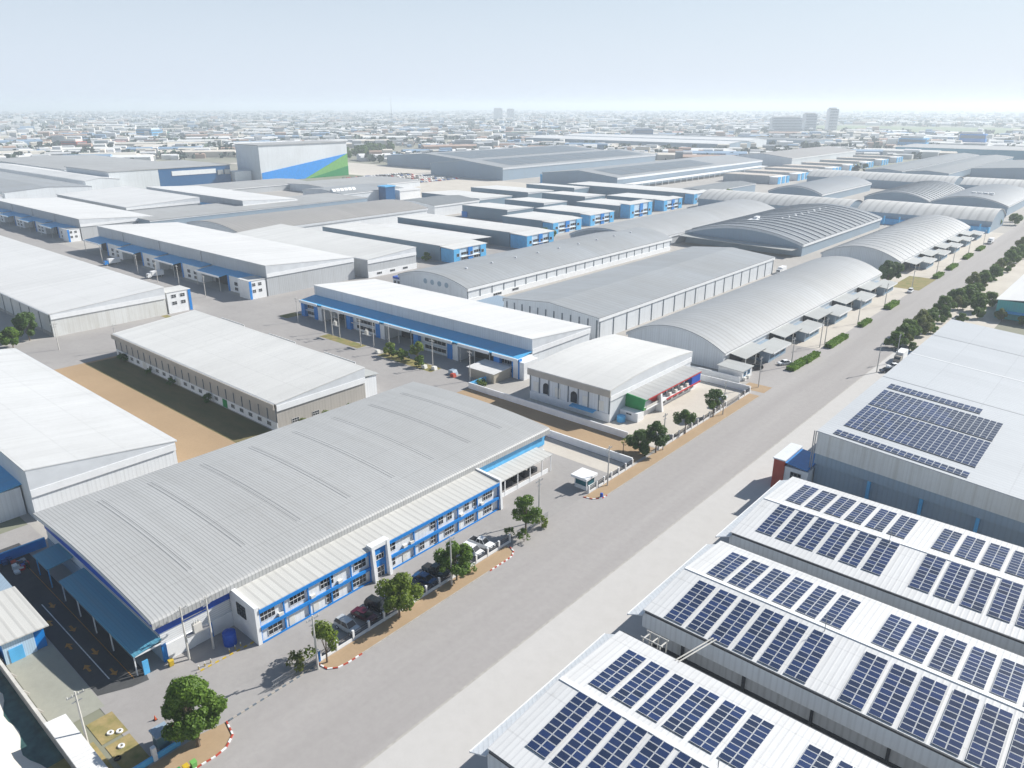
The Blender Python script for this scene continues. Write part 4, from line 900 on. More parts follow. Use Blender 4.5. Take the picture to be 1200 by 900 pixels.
B(-150, 17.25, 0, -60, 17.5, 1.7).build('panel', M['concrete'], w); B(-150, 17.18, 1.71, -60, 17.57, 1.85).build('coping', M['lightconcrete'], w)
for k in range(9): MB().prism([(17.5, 1.5), (17.5, 0), (18.4, 0)], 'X', -128+5*k, -127.75+5*k).build('buttress', M['concrete'], w)
w = thing('wall', 'blue painted boundary wall beside the far end of the dark driveway', 'wall', (-141, 29, 0))
B(-141.2, 24, 0, -140.9, 33.5, 1.8).build('panel', M['blue'], w); B(-141.25, 24, 1.81, -140.85, 33.5, 1.9).build('coping', M['sky_blue'], w)
w = thing('wall', 'long white boundary wall at the far side of the hall yard, shaded light blue', 'wall', (-108, 131.2, 0))
B(-139, 131.0, 0, -78.6, 131.25, 1.75).build('panel', M['white'], w); B(-139, 130.94, 1.76, -78.6, 131.31, 1.84).build('coping', M['white'], w)
w = thing('wall', 'white boundary wall below the curved-roof building with the green panel', 'wall', (-108, 142.6, 0))
B(-140, 142.3, 0, -87, 142.55, 1.7).build('panel', M['white'], w); B(-140, 142.26, 1.71, -87, 142.6, 1.78).build('coping', M['white'], w)
B(-140, 142.56, 0, -139.75, 158, 1.7).build('return_panel', M['sky_blue'], w)
w = thing('wall', 'pale wall between the green-panel building and the arched roadside hall', 'wall', (-88, 191.5, 0))
B(-97, 191.4, 0, -78.4, 191.65, 1.7).build('panel', M['white'], w); B(-97, 191.36, 1.71, -78.4, 191.7, 1.78).build('coping', M['white'], w)
w = thing('wall', 'pale wall hugging the near end of the arched roadside hall', 'wall', (-88, 197.3, 0))
B(-126, 196.6, 0, -84, 196.85, 1.7).build('panel', M['white'], w); B(-126, 196.56, 1.71, -84, 196.9, 1.78).build('coping', M['white'], w)

bt = thing('booth', 'small grey glazed booth in the shade of the big tree by the entrance', 'booth', (-80.6, 26.2, 0))
B(-81.5, 25.4, .04, -79.8, 27.0, 2.1).build('glazing', plain('greyish_teal_glass', (0.10, .19, .22), .15), bt); B(-81.7, 25.2, 2.11, -79.6, 27.2, 2.3).build('roof', M['bluegreywall'], bt)
def fence(label, x, ya, yb, step, base=.5, h=1.55):
    r = thing('fence', label, 'fence', (x, (ya+yb)/2, 0)); n = max(1, round((yb-ya)/step))
    B(x-.1, ya, 0, x+.1, yb, base).build('base_wall', M['white'], r)
    for i in range(n+1):
        y = ya + (yb-ya)*i/n
        B(x-.16, y-.16, 0, x+.16, y+.16, h+.15).build('post', M['white'], r)
        if i < n:
            g = MB(); L = (yb-ya)/n
            for z in (base+.12, (base+h)/2, h-.08): g.box(x-.03, y+.17, z, x+.03, y+L-.17, z+.06)
            q = y+.3
            while q < y+L-.25: g.box(x-.02, q, base, x+.02, q+.03, h); q += .2
            g.build('railing', M['darksteel'], r)
    return r
fence('white-posted fence with dark railings along the row of parked cars', -78.45, 48.2, 89.6, 2.9)
fence('white-posted fence with dark railings beside the guard hut', -78.45, 114.4, 130.9, 2.75)
fence('white-posted fence with dark railings before the green-panel building', -78.45, 142.4, 176.5, 3.1)
fence('short white fence at the far corner of the green-panel building yard', -78.45, 184.5, 191, 3.2)
def gate(label, x, ya, yb):
    r = thing('sliding_gate', label, 'gate', (x, (ya+yb)/2, 0)); g = MB()
    for z in (.2, .75, 1.45): g.box(x-.04, ya, z, x+.04, yb, z+.08)
    g.build('frame', M['steel'], r); g = MB(); y = ya+.15
    while y < yb-.1: g.box(x-.02, y, .28, x+.02, y+.04, 1.44); y += .25
    g.build('bars', M['steel'], r); return r
gate('grey sliding gate, nearest one, across the yard entrance by the big tree', -78.4, 40.4, 47.6)
gate('grey sliding gate at the far entrance between the shrubs and the guard hut', -78.4, 91.5, 101.0)
gate('grey sliding gate at the entrance of the green-panel building yard', -78.4, 177.0, 183.6)
pp = thing('gate_pillar', 'white gate pillar with a blue face at the end of the nearest sliding gate', 'pillar', (-78.4, 48, 0))
B(-78.7, 47.7, 0, -78.2, 48.1, 2.0).build('pillar', M['white'], pp); B(-78.19, 47.74, .2, -78.1, 48.06, 1.9).build('face', M['blue'], pp)
gw = thing('wall', 'low white wall and arch over the entrance in the shade of the big tree', 'wall', (-80, 24, 0))
B(-79.1, 17, 0, -78.85, 27.6, .8).build('panel', M['sky_blue'], gw)
for y in (19.6, 24.2): B(-79.3, y, 0, -78.7, y+.5, 2.0).build('post', M['white'], gw)
gh = thing('guard_hut', 'white-roofed guard hut with dark teal windows by the far gate', 'hut', (-80.6, 117, 0))
B(-82.4, 114.8, 0, -79.3, 117.8, .9).build('base_wall', M['white'], gh); B(-82.3, 114.9, .9, -79.4, 117.7, 2.3).build('glazing', plain('teal_glass', (0.02, .12, .15), .1), gh)
for x in (-82.4, -79.5):
    for y in (114.8, 117.6): B(x, y, .9, x+.18, y+.18, 2.4).build('corner_post', M['white'], gh)
B(-83.0, 114.2, 2.41, -79.0, 118.3, 2.95).build('roof', M['white'], gh)

# ------------------------------------------------------------------ poles
def pole_proto(label):
    r = thing('utility_pole', label, 'pole', (0, 0, 0))
    MB().cyl(0, 0, 0, 9.2, .17, .10, 8).build('shaft', M['lightconcrete'], r, local=True)
    a = MB().box(-.06, -1.0, 8.55, .06, 1.0, 8.67).build('crossarm', M['steel'], r, local=True)
    for y in (-.9, -.35, .35, .9): MB().cyl(0, y, 8.67, 8.95, .06, .04, 6).build('insulator', M['offwhite'], a, local=True)
    MB().box(-.06, -.6, 7.7, .06, .6, 7.8).build('crossarm', M['steel'], r, local=True)
    return r
poles = [(-77.2, 46.9, 0, 'concrete utility pole by the nearest sliding gate among yellowish leaves'), (-77.2, 73.5, 0, 'plain pole in front of the round dark tree by the parked cars'),
 (-79.2, 99.0, 0, 'concrete utility pole rising beside the far sliding gate'), (-77.4, 119.7, 0, 'concrete utility pole beside the guard hut'), (-77.6, 142.7, 0, 'utility pole beside the tree clump at the field corner'),
 (-76.8, 171.5, 0, 'utility pole behind the tallest tree of the green-panel yard'), (-78.4, 196.8, 0, 'utility pole on the tan patch before the arched hall'), (-78.6, 221, 0, 'utility pole behind the first clipped hedge'),
 (-79, 246, 0, 'utility pole by the second clipped hedge'), (-79, 250.5, 0, 'utility pole close behind the second hedge pole'), (-79, 284, 0, 'utility pole before the third arched-hall office'), (-79.5, 318, 0, 'utility pole before the fourth arched-hall office'),
 (-78.5, 352, 0, 'utility pole on the edge of the small lawn'), (-79, 396, 0, 'utility pole past the lawn by the banded arched hall'), (-79, 428, 0, 'utility pole at the second banded-hall office'), (-79, 462, 0, 'utility pole at the third banded-hall office'), (-79, 500, 0, 'utility pole near the small truck'),
 (-92.9, 35.9, .2, 'left utility pole of the transformer pair by the ribbed hall'), (-92.4, 39.4, .2, 'right utility pole of the transformer pair near the blue tank'),
 (-236, 151, 1.57, 'pole at the far end of the blue dock bays'), (-216.5, 149.2, 1.57, 'pole left of the transformer frame in front of the blue bays'), (-211.8, 148.7, 1.57, 'left leg pole of the transformer frame'), (-207.6, 148.6, 1.57, 'right leg pole of the transformer frame'),
 (-194.9, 147.6, 1.57, 'left pole of the twin frame before the second blue bay'), (-190.6, 149.6, 1.57, 'right pole of the twin frame before the second blue bay'), (-182.4, 149.4, 1.57, 'pole by the shrubs before the middle dock bay'), (-160.2, 147.6, 1.57, 'pole beside the shrub grove'), (-143.9, 147.0, 1.57, 'pole rising beside the beige shed'),
 (-408, 151, 1.57, 'pole before the first white dock canopy'), (-366.7, 150.6, 1.57, 'pole before the second white dock canopy'), (-341, 148, 1.57, 'pole between the second and third white dock canopies'), (-327, 151, 1.57, 'pole before the third white dock canopy'), (-298, 148, 1.57, 'pole before the last white dock canopy'),
 (-86.6, 19.75, 0, 'leaning pale pole over the white corrugated roof'), (-250, 92, 0, 'thin pole at the corner of the bare field'), (-266, 80, 0, 'pole beside the weathered grey end wall'), (-55.5, 246, 0, 'pole beside the parked cars at the end of the silver shed'), (-57, 232, 0, 'thin pole on the pale apron by the silver shed')]
P0 = pole_proto(poles[0][3]); P0['group'] = 'utility poles'
for i, (x, y, rz, lb) in enumerate(poles):
    if i == 0: P0.location = (x, y, 0); P0.rotation_euler.z = rz
    else: dup(P0, (x, y, 0), rz, lb, group='utility poles')
def transformer(label, x, y0, y1, axis):
    r = thing('transformer', label, 'transformer', (x, (y0+y1)/2, 4) if axis == 'Y' else ((y0+y1)/2, x, 4)); m = (y0+y1)/2
    def bx(mb, x0, p, z0, x1, q, z1): return mb.box(x+x0, p, z0, x+x1, q, z1) if axis == 'Y' else mb.box(p, x+x0, z0, q, x+x1, z1)
    bx(MB(), -.4, y0, 4, .4, y1, 4.18).build('platform', M['steel'], r); bx(MB(), -.35, m-.6, 4.19, .35, m+.6, 5.5).build('tank', M['lightconcrete'], r)
    for q in (-.35, 0, .35):
        px, py = (x, m+q) if axis == 'Y' else (m+q, x)
        MB().cyl(px, py, 5.51, 6.1, .08, .05, 6).build('bushing', M['offwhite'], r)
    bx(MB(), -.05, y0, 6.9, .05, y1, 7.0).build('beam', M['steel'], r)
transformer('grey transformer between two poles by the ribbed hall wall', -92.65, 36.0, 39.3, 'Y')
transformer('grey transformer on the frame before the first dock bay', 148.65, -211.7, -207.7, 'X')
transformer('transformer on the twin frame before the second blue bay', 148.6, -194.8, -190.7, 'X')

# ------------------------------------------------------------------ trees, shrubs, hedges
def leaf_cloud(mb, clumps, per, size, seed):
    rr = random.Random(seed)
    for (cx, cy, cz, r) in clumps:
        n = int(per*(r**2))
        for _ in range(n):
            while True:
                d = Vector((rr.uniform(-1, 1), rr.uniform(-1, 1), rr.uniform(-1, 1)))
                if .05 < d.length < 1: break
            dn = d.normalized(); p = Vector((cx, cy, cz)) + dn*r*(d.length**.45)*rr.uniform(.8, 1.08)
            nrm = (dn + Vector((rr.uniform(-.8, .8), rr.uniform(-.8, .8), rr.uniform(-.4, .9)))).normalized()
            u = nrm.orthogonal().normalized(); w = nrm.cross(u); a = rr.uniform(0, 6.28)
            u, w = u*math.cos(a)+w*math.sin(a), w*math.cos(a)-u*math.sin(a); s = size*rr.uniform(.6, 1.25)
            mb.quad(p-u*s*.5, p+w*s*.32, p+u*s*.6, p-w*s*.32)
def tree(name, label, x, y, h, rad, leaf='leaf', seed=1, trunk=.35, per=150, size=.5, n=16, rz=.55, tall=1.0, group=None, gaps=0):
    r = thing(name, label, 'tree' if name != 'shrub' else 'shrub', (x, y, 0), group); rr = random.Random(seed)
    t0 = h*trunk; cz = (h + t0)/2; ch = (h - t0)/2*tall
    clumps = []
    for i in range(n):
        a = rr.uniform(0, 6.28); q = rr.uniform(-1, 1); rad_q = math.sqrt(max(.05, 1-q*q*.85))*rr.uniform(.35, 1.0)*(1-.45*max(0, q))
        clumps.append((rad*rad_q*math.cos(a), rad*rad_q*math.sin(a), cz + ch*q*.78, rad*rr.uniform(.17, .42)))
    clumps.append((rr.uniform(-.2, .2)*rad, rr.uniform(-.2, .2)*rad, h-rad*.32, rad*.34))
    mb = MB(); tw = max(.06, h*.02)
    top = (rr.uniform(-.2, .2), rr.uniform(-.2, .2), cz)
    mb.bar((0, 0, -.05), (top[0]*.3, top[1]*.3, t0), tw*1.25, tw*.9, 7); mb.bar((top[0]*.3, top[1]*.3, t0), top, tw*.9, tw*.4, 6)
    for c in clumps[:max(5, n//2)]: mb.bar((top[0]*.3, top[1]*.3, t0*rr.uniform(.85, 1.1)), c[:3], tw*.5, tw*.12, 5)
    mb.build('trunk', M['bark'], r, local=True)
    mb = MB(); leaf_cloud(mb, clumps, per/(rad*.36)**2*rad*rad*.11, size, seed+99); mb.build('crown', M[leaf], r, local=True)
    return r
tree('tree', 'big dense dark green tree at the bottom left beside the bins', -77.0, 29.0, 10.4, 3.5, 'leaf', 3, .14, 640, .40, 34)
tree('tree', 'thin-crowned yellowish tree by the nearest utility pole', -77.4, 48.6, 6.4, 3.2, 'leaf_y', 11, .3, 170, .42, 13)
tree('tree', 'bright green spreading tree over the parked cars, between two other roadside trees', -77.2, 62.1, 7.2, 3.5, 'leaf_y', 5, .3, 260, .46, 18)
tree('tree', 'round dark green tree behind the plain pole by the parked cars', -77.5, 75.0, 7.6, 3.1, 'leaf', 7, .2, 330, .46, 20)
tree('tree', 'open-crowned tree by the far gate with shrubs at its foot', -78.0, 93.6, 8.2, 2.9, 'leaf', 9, .38, 230, .44, 15)
tree('tree', 'dense low tree at the left of the clump on the field corner', -80.5, 137.4, 5.6, 3.2, 'leaf_d', 15, .12, 300, .5, 18)
tree('tree', 'taller tree at the right of the clump on the field corner', -78.0, 140.2, 7.4, 2.9, 'leaf_d', 17, .3, 280, .48, 17)
tree('tree', 'flat-topped tree in the middle of the green-panel yard front', -78.2, 154.3, 6.2, 2.8, 'leaf_d', 19, .4, 240, .46, 14, tall=.8)
tree('tree', 'tall mop-headed tree at the far end of the green-panel yard front', -78.0, 168.4, 7.8, 2.7, 'leaf_d', 21, .38, 260, .46, 15)
tree('tree', 'small sapling on the tan field beside the white wall', -83.2, 134.5, 4.2, .9, 'leaf_y', 23, .55, 120, .36, 6)
tree('tree', 'big dark round tree at the corner of the lawn by the arched halls', -92.0, 366, 9.5, 5.4, 'leaf_d', 25, .15, 420, .9, 22)
tree('shrub', 'round clipped shrub beside the white fence of the green-panel yard', -81, 161.5, 2.3, 1.7, 'leaf_d', 27, .1, 200, .36, 10)
tree('shrub', 'low leafy shrub at the foot of the open-crowned tree, road side', -76.6, 91.5, 2.7, 1.5, 'leaf', 29, .1, 170, .38, 9)
tree('shrub', 'rounded shrub at the far tip of the tan verge', -77.2, 97.4, 2.6, 1.5, 'leaf_y', 31, .1, 170, .38, 9)
tree('shrub', 'leafy shrub left of the open-crowned tree against the railings', -79.2, 91.0, 2.4, 1.3, 'leaf', 33, .1, 170, .38, 9)
tree('shrub', 'spiky olive bush by the nearest gate pillar', -79.8, 45.6, 2.0, 1.9, 'leaf_o', 35, .1, 170, .4, 9)
tree('shrub', 'low bush under the round dark tree by the fence', -77.3, 78.2, 1.7, 1.3, 'leaf', 37, .1, 160, .36, 8)
tree('tree', 'dark tree at the far left beside the weathered grey end wall', -285, 77.5, 10, 4.4, 'leaf_d', 39, .2, 260, .7, 16)
tree('tree', 'second dark tree at the far left, nearer the camera', -280, 71, 7, 3.6, 'leaf', 41, .2, 240, .65, 14)
tree('tree', 'bright green bushy tree at the far left edge', -291, 68.5, 4.5, 3.0, 'leaf_y', 43, .12, 220, .6, 12)
for i, (x, y, h, rd, lf, lb) in enumerate([(-149.6, 94, 3.4, 2.4, 'leaf_o', 'olive shrub at the end of the cream shed, nearest the ribbed roof'), (-149.4, 101, 3.0, 2.2, 'leaf_y', 'yellowish shrub, second along the end of the cream shed'), (-149.2, 108.5, 3.2, 2.0, 'leaf', 'green shrub, third along the end of the cream shed'), (-148.8, 114.5, 2.8, 1.9, 'leaf_o', 'olive shrub at the street corner of the cream shed')]):
    tree('shrub', lb, x, y, h, rd, lf, 50+i, .1, 170, .45, 10)
for i, (x, h, rd, lb) in enumerate([(-238, 2.6, 2.2, 'dark bush against the white base wall at the far end of the cream shed'), (-219.5, 1.8, 1.4, 'small dark bush below the second white window group of the cream shed'), (-206, 2.2, 1.6, 'dark bush at the middle of the shaded cream shed wall'), (-186, 2.4, 1.7, 'dark bush nearest the green door of the cream shed')]):
    tree('shrub', lb, x, 88.2, h, rd, 'leaf_d', 60+i, .1, 160, .45, 9)
grove = [(-180.6, 147.6, 3.2, 1.6, 'leaf_y'), (-177.4, 146.0, 3.4, 1.5, 'leaf'), (-174.6, 147.8, 2.6, 1.4, 'leaf_y'), (-171.4, 145.8, 3.0, 1.5, 'leaf'), (-168.2, 148.6, 5.2, 2.0, 'leaf_y'), (-164.0, 146.2, 3.0, 1.6, 'leaf')]
gl = ['leftmost shrub of the grove in the street before the blue bays', 'second shrub of the street grove', 'third shrub of the street grove, bright and low', 'fourth shrub of the street grove', 'tallest bright tree of the street grove by the bays', 'rightmost shrub of the street grove near the pole']
for i, g in enumerate(grove): tree('shrub', gl[i], g[0], g[1], g[2]*1.25, g[3]*1.4, g[4], 70+i, .15, 210, .55, 10, group='street grove before the blue bays')
tree('shrub', 'bright low bush at the foot of the beige shed', -139.4, 146.2, 1.5, 2.0, 'leaf_y', 80, .1, 180, .4, 9)
# clipped hedges along the main road
def hedge(label, x0, y0, x1, y1, h, seed):
    r = thing('hedge', label, 'hedge', ((x0+x1)/2, (y0+y1)/2, 0), 'clipped hedges along the road front'); rr = random.Random(seed); c = wloc(r)
    core = B(x0+.12, y0+.12, 0, x1-.12, y1-.12, h-.12).build('core', M['hedge'], r)
    mb = MB()
    for _ in range(int(230*(y1-y0)/6)):
        f = rr.random(); x = rr.uniform(x0, x1); y = rr.uniform(y0, y1); z = rr.uniform(.1, h)
        if f < .45: z = h + rr.uniform(-.12, .1)
        elif f < .7: x = rr.choice((x0, x1)) + rr.uniform(-.1, .1)
        else: y = rr.choice((y0, y1)) + rr.uniform(-.1, .1)
        p = Vector((x, y, z)); u = Vector((rr.uniform(-1, 1), rr.uniform(-1, 1), rr.uniform(-.6, .6))).normalized(); w = u.orthogonal().normalized()*.2; u = u*.24
        mb.quad(p-u, p-w, p+u, p+w)
    mb.build('leaves', M['hedge'], r)
hd = [(-78.4, 216.4, -75.8, 228, 1.3), (-77.6, 226.5, -75.4, 236.5, 1.5), (-77.8, 246.8, -75.4, 263, 1.5), (-78, 280, -75.8, 290, 1.3), (-78.4, 313, -75.8, 325, 1.6), (-78.6, 387, -76, 398, 1.6), (-78.6, 412, -76, 426, 1.5), (-79, 448, -76.4, 462, 1.5), (-79, 480, -76.4, 493, 1.4)]
hw = ['first', 'second', 'third', 'fourth', 'fifth, brightest', 'sixth', 'seventh', 'eighth', 'ninth and farthest']
for i, (a, b, c, d, h) in enumerate(hd): hedge(f'clipped bright green hedge by the road, {hw[i]} counting away from the camera', a, b, c, d, h, 90+i)
# the belt of trees on the right of the road and other repeated trees: four mother trees, then copies
tA = tree('tree', 'bushy tree, first of the belt along the right of the road, beside the silver shed', -60.2, 262, 5.6, 3.0, 'leaf', 101, .12, 380, .42, 18)
tB = tree('tree', 'olive tree in the roadside belt, second from the silver shed', -59.8, 272, 6.2, 3.4, 'leaf', 102, .12, 420, .46, 20)
tC = tree('tree', 'yellowish tree in the roadside belt where the silver shed ends', -58.0, 283, 6.2, 3.0, 'leaf_o', 103, .12, 360, .42, 18)
belt = [(-60.8, 278.5), (-59.4, 292), (-58.4, 300), (-59.8, 307), (-57.4, 315), (-59.6, 323), (-56.2, 331), (-58.6, 339), (-55.8, 347), (-58.2, 356), (-56.6, 365), (-59, 374), (-57.6, 384), (-59, 394), (-57.2, 405), (-58.8, 416), (-58, 428), (-59.4, 440), (-58.2, 452), (-59.2, 466), (-58.2, 481), (-59.4, 497), (-58.6, 515), (-59.2, 536), (-58.6, 560)]
for i, (x, y) in enumerate(belt):
    dup((tA, tB, tC)[(i*7) % 5 % 3], (x, y, 0), i*1.3, f'leafy tree of the roadside belt, number {i+4} from the silver shed outward', rnd.uniform(.75, 1.2), 'tree belt on the right of the road')
for i, (x, y, s, lb) in enumerate([(-47.5, 321, .7, 'round bush in front of the turquoise wall, left'), (-40, 322.5, .75, 'olive bush right below the turquoise wall'), (-49.5, 333, 1.15, 'dark tree left of the turquoise wall corner'), (-47.8, 344, 1.1, 'dark tree behind the turquoise wall corner'), (-33, 321, .6, 'small dark bush below the turquoise wall at the right edge'), (-26, 318, .7, 'dark bush at the right edge below the turquoise wall'), (-51, 312, .6, 'low bush on the pale lane by the silver shed corner')]):
    dup((tB, tC, tB, tA, tB, tA, tA)[i], (x, y, 0), i*2.1, lb, s)
for i in range(34):
    y = 260 + 9.2*i + rnd.uniform(-2, 2)
    dup((tA, tC, tB)[i % 3], (-57.2 + rnd.uniform(-2.6, 2.4), y, 0), i*2.3, f'small bushy tree filling the roadside belt, number {i+1} from the silver shed outward', rnd.uniform(.42, .75), 'tree belt on the right of the road')
mid = [(-286, 262, .8, 'tree between the first two blue-fronted factories'), (-287, 350, 1.0, 'tree at the corner past the second blue-fronted factory'), (-286, 359, 1.1, 'tree next to the third blue-fronted factory'), (-283, 364, .8, 'small tree by the street before the third blue-fronted factory'), (-288, 610, 1.5, 'large tree past the seventh blue-fronted factory'), (-283, 618, 1.1, 'tree beside the large one past the blue-fronted factories'), (-88, 590, 1.1, 'tree at the end of the white banded roof by the road'), (-80, 606, 1.2, 'second tree at the end of the white banded roof'), (-84, 622, 1.0, 'third tree at the end of the white banded roof')]
for i, (x, y, s, lb) in enumerate(mid): dup((tA, tB, tA)[i % 3], (x, y, 0), i*1.7, lb, s)
gA = tree('tree', 'tree of the grove beyond the open lot', -985, 730, 11, 6, 'leaf', 111, .1, 110, 1.6, 12)
gA['group'] = 'grove beyond the open lot'
for i in range(54):
    t = rnd.random(); dup(gA, (-975-150*t+rnd.uniform(-22, 22), 720+220*t+rnd.uniform(-22, 22), 0), rnd.uniform(0, 6), None, rnd.uniform(.7, 1.3))

# ------------------------------------------------------------------ vehicles
def car(label, col, kind='sedan', group='cars parked at the hall fence'):
    r = thing('parked_car', label, 'car', (0, 0, 0), group); m = M['white'] if col == 'white' else plain('car_paint_%s' % '_'.join(str(int(c*100)) for c in col), col, .25, .2, .05, spec=.6)
    L, H = {'sedan': (4.5, 1.42), 'suv': (4.6, 1.72), 'pickup': (5.1, 1.75)}[kind]; h = L/2; belt = .92 if kind == 'sedan' else 1.08; w = .88
    st = [(-h, .45, belt*.72, .74), (-h+.18, .28, belt*.85, .84), (-h+.75, .24, belt*.93, w), (0, .22, belt, w), (h-.85, .24, belt*.98, w), (h-.12, .3, belt*.96, .84), (h, .45, belt*.9, .78)]
    mb = MB(); rings = []
    for x, zb, zt, ww in st: rings.append([(x, -ww*.9, zb), (x, -ww, (zb+zt)/2), (x, -ww*.93, zt), (x, ww*.93, zt), (x, ww, (zb+zt)/2), (x, ww*.9, zb)])
    vs = [p for q in rings for p in q]; fs = []
    for i in range(len(st)-1):
        for k in range(6): fs.append((i*6+k, i*6+(k+1) % 6, (i+1)*6+(k+1) % 6, (i+1)*6+k))
    fs += [tuple(range(6)), tuple((len(st)-1)*6+k for k in range(6))]
    mb.add(vs, fs); body = mb.build('body', m, r, local=True)
    c0, c1, c2, c3 = {'sedan': (-1.15, -.45, .9, 1.55), 'suv': (-1.2, -.55, 1.75, 2.15), 'pickup': (-1.1, -.5, .55, .8)}[kind]
    z0, z1 = belt-.03, H
    MB().add([(c0, -.8, z0), (c3, -.8, z0), (c3, .8, z0), (c0, .8, z0), (c1, -.62, z1-.05), (c2, -.62, z1-.05), (c2, .62, z1-.05), (c1, .62, z1-.05)],
             [(0,1,5,4), (1,2,6,5), (2,3,7,6), (3,0,4,7), (4,5,6,7), (0,3,2,1)]).build('windows', M['glass'], r, local=True)
    MB().box(c1-.03, -.64, z1-.048, c2+.03, .64, z1+.02).build('roof', m, r, local=True)
    g = MB()
    for x0, x1 in ((c0, c1), (c3, c2), ((c0+c3)/2, (c1+c2)/2)):
        for s in (-1, 1): g.bar((x0, s*.805, z0), (x1, s*.64, z1), .045, .045, 4)
    g.build('pillars', m, r, local=True)
    if kind == 'pickup': MB().box(c3+.12, -.7, belt*.95, h-.2, .7, belt+.015).build('cargo_bed', M['dark'], r, local=True)
    for x in (-h+.85, h-.9):
        for s in (-1, 1):
            wv = MB().bar((x, s*.66, .33), (x, s*.9, .33), .33, .33, 14).build('wheel', M['tyre'], r, local=True)
            MB().bar((x, s*.885, .33), (x, s*.915, .33), .19, .19, 10).build('rim', M['alu'], wv, local=True)
    for s in (-1, 1):
        MB().box(-h-.01, s*.62-.16, belt*.62, -h+.16, s*.62+.16, belt*.74).build('headlight', M['alu'], r, local=True)
        MB().box(h-.1, s*.62-.12, belt*.7, h+.012, s*.62+.12, belt*.84).build('tail_light', M['red'], r, local=True)
    return r
def put(r, x, y, rz): r.location = (x, y, .05); r.rotation_euler.z = rz; return r
cars = [((.55, .57, .58), 'suv', -81.0, 55.0, 'silver car nearest the gate in the fence row'), ((.09, .012, .03), 'sedan', -81.2, 58.4, 'maroon car beside the silver one in the fence row'), ((.018, .022, .025), 'suv', -81.4, 61.2, 'black car in the shade of the bright spreading tree'),
 ('white', 'sedan', -81.2, 64.6, 'white car half hidden under the bright spreading tree'), ((.03, .035, .045), 'sedan', -80.9, 68.4, 'dark car with a pale hood between the two fence trees'), ((.012, .075, .19), 'sedan', -81.1, 71.1, 'deep blue car between the two fence trees'),
 ((.02, .045, .06), 'pickup', -81.4, 73.8, 'dark teal pickup behind the plain pole'), ((.03, .07, .09), 'suv', -81.2, 76.8, 'dark car half hidden by the round tree'), ('white', 'suv', -81.0, 82.4, 'white car with a dark windscreen past the round tree'), ('white', 'pickup', -81.4, 85.3, 'white pickup, last in the fence row')]
for c, k, x, y, lb in cars: put(car(lb, c, k), x, y, math.pi + rnd.uniform(-.06, .06) + .1)
put(car('white car in the green-panel yard by its gate', 'white', 'sedan', 'cars in the green-panel yard'), -82, 180.5, 1.4); put(car('dark car next to the white one in the green-panel yard', (.03, .035, .04), 'suv', 'cars in the green-panel yard'), -80.6, 175.8, 1.6)
put(car('black car under the first lean-to of the arched hall', (.02, .02, .022), 'suv', 'cars along the road front'), -85.5, 210.6, 1.0); put(car('white car with a dark windscreen before the first arched-hall office', 'white', 'sedan', 'cars along the road front'), -80.8, 221.2, 1.0)
put(car('white car parked at the edge of the small lawn', 'white', 'suv', 'cars along the road front'), -78.4, 350, 1.6)
for i, (x, y, c, k, lb) in enumerate([(-54.4, 240, 'white', 'sedan', 'white car at the far end of the silver shed'), (-54.8, 234.5, (.04, .05, .07), 'sedan', 'dark car nearest the silver shed on the pale apron'), (-55.4, 256.5, (.03, .12, .25), 'sedan', 'blue car under the first belt tree'), (-57.4, 259.5, (.02, .03, .045), 'suv', 'black car beside the blue one under the belt trees'), (-52.4, 313.5, (.25, .27, .28), 'suv', 'grey car in the lane before the turquoise wall')]):
    put(car(lb, c, k, 'cars on the right of the road'), x, y, .9)
put(car('small blue car between the white solar roofs', (.02, .16, .4), 'sedan', 'cars on the right of the road'), -42.2, 76.6, 0)
def truck(label, x, y, rz, col='white', L=7.5):
    r = thing('truck', label, 'truck', (0, 0, 0))
    MB().box(-L/2+2.0, -1.1, .9, L/2, 1.1, 3.1).build('cargo_box', M['white'], r, local=True); MB().box(-L/2+1.8, -.9, .55, L/2, .9, .88).build('chassis', M['darksteel'], r, local=True)
    MB().prism([(-L/2, .5), (-L/2, 1.3), (-L/2+.35, 2.3), (-L/2+1.8, 2.35), (-L/2+1.8, .5)], 'Y', -1.0, 1.0).build('cab', M[col], r, local=True)
    MB().prism([(-L/2-.01, 1.35), (-L/2+.33, 2.2), (-L/2+.37, 2.2), (-L/2+.03, 1.35)], 'Y', -.85, .85).build('windscreen', M['glass'], r, local=True)
    for xx in (-L/2+1.0, L/2-1.4):
        for s in (-1, 1): wv = MB().bar((xx, s*.75, .45), (xx, s*1.08, .45), .45, .45, 12).build('wheel', M['tyre'], r, local=True); MB().bar((xx, s*1.07, .45), (xx, s*1.1, .45), .24, .24, 8).build('rim', M['alu'], wv, local=True)
    return put(r, x, y, rz)
truck('white box truck parked at the far end of the road front', -77.6, 512, 1.57); truck('small white truck at the dock of the shallow-gabled hall', -136, 352, 1.57); truck('brown-sided truck beside the silver shed', -55.0, 248.6, 1.57, 'beige')
truck('white truck at the docks of the middle-left factory', -352, 152, 1.57); truck('white truck at the first dock of the middle-left factory', -398, 151.6, 1.57, 'blue')
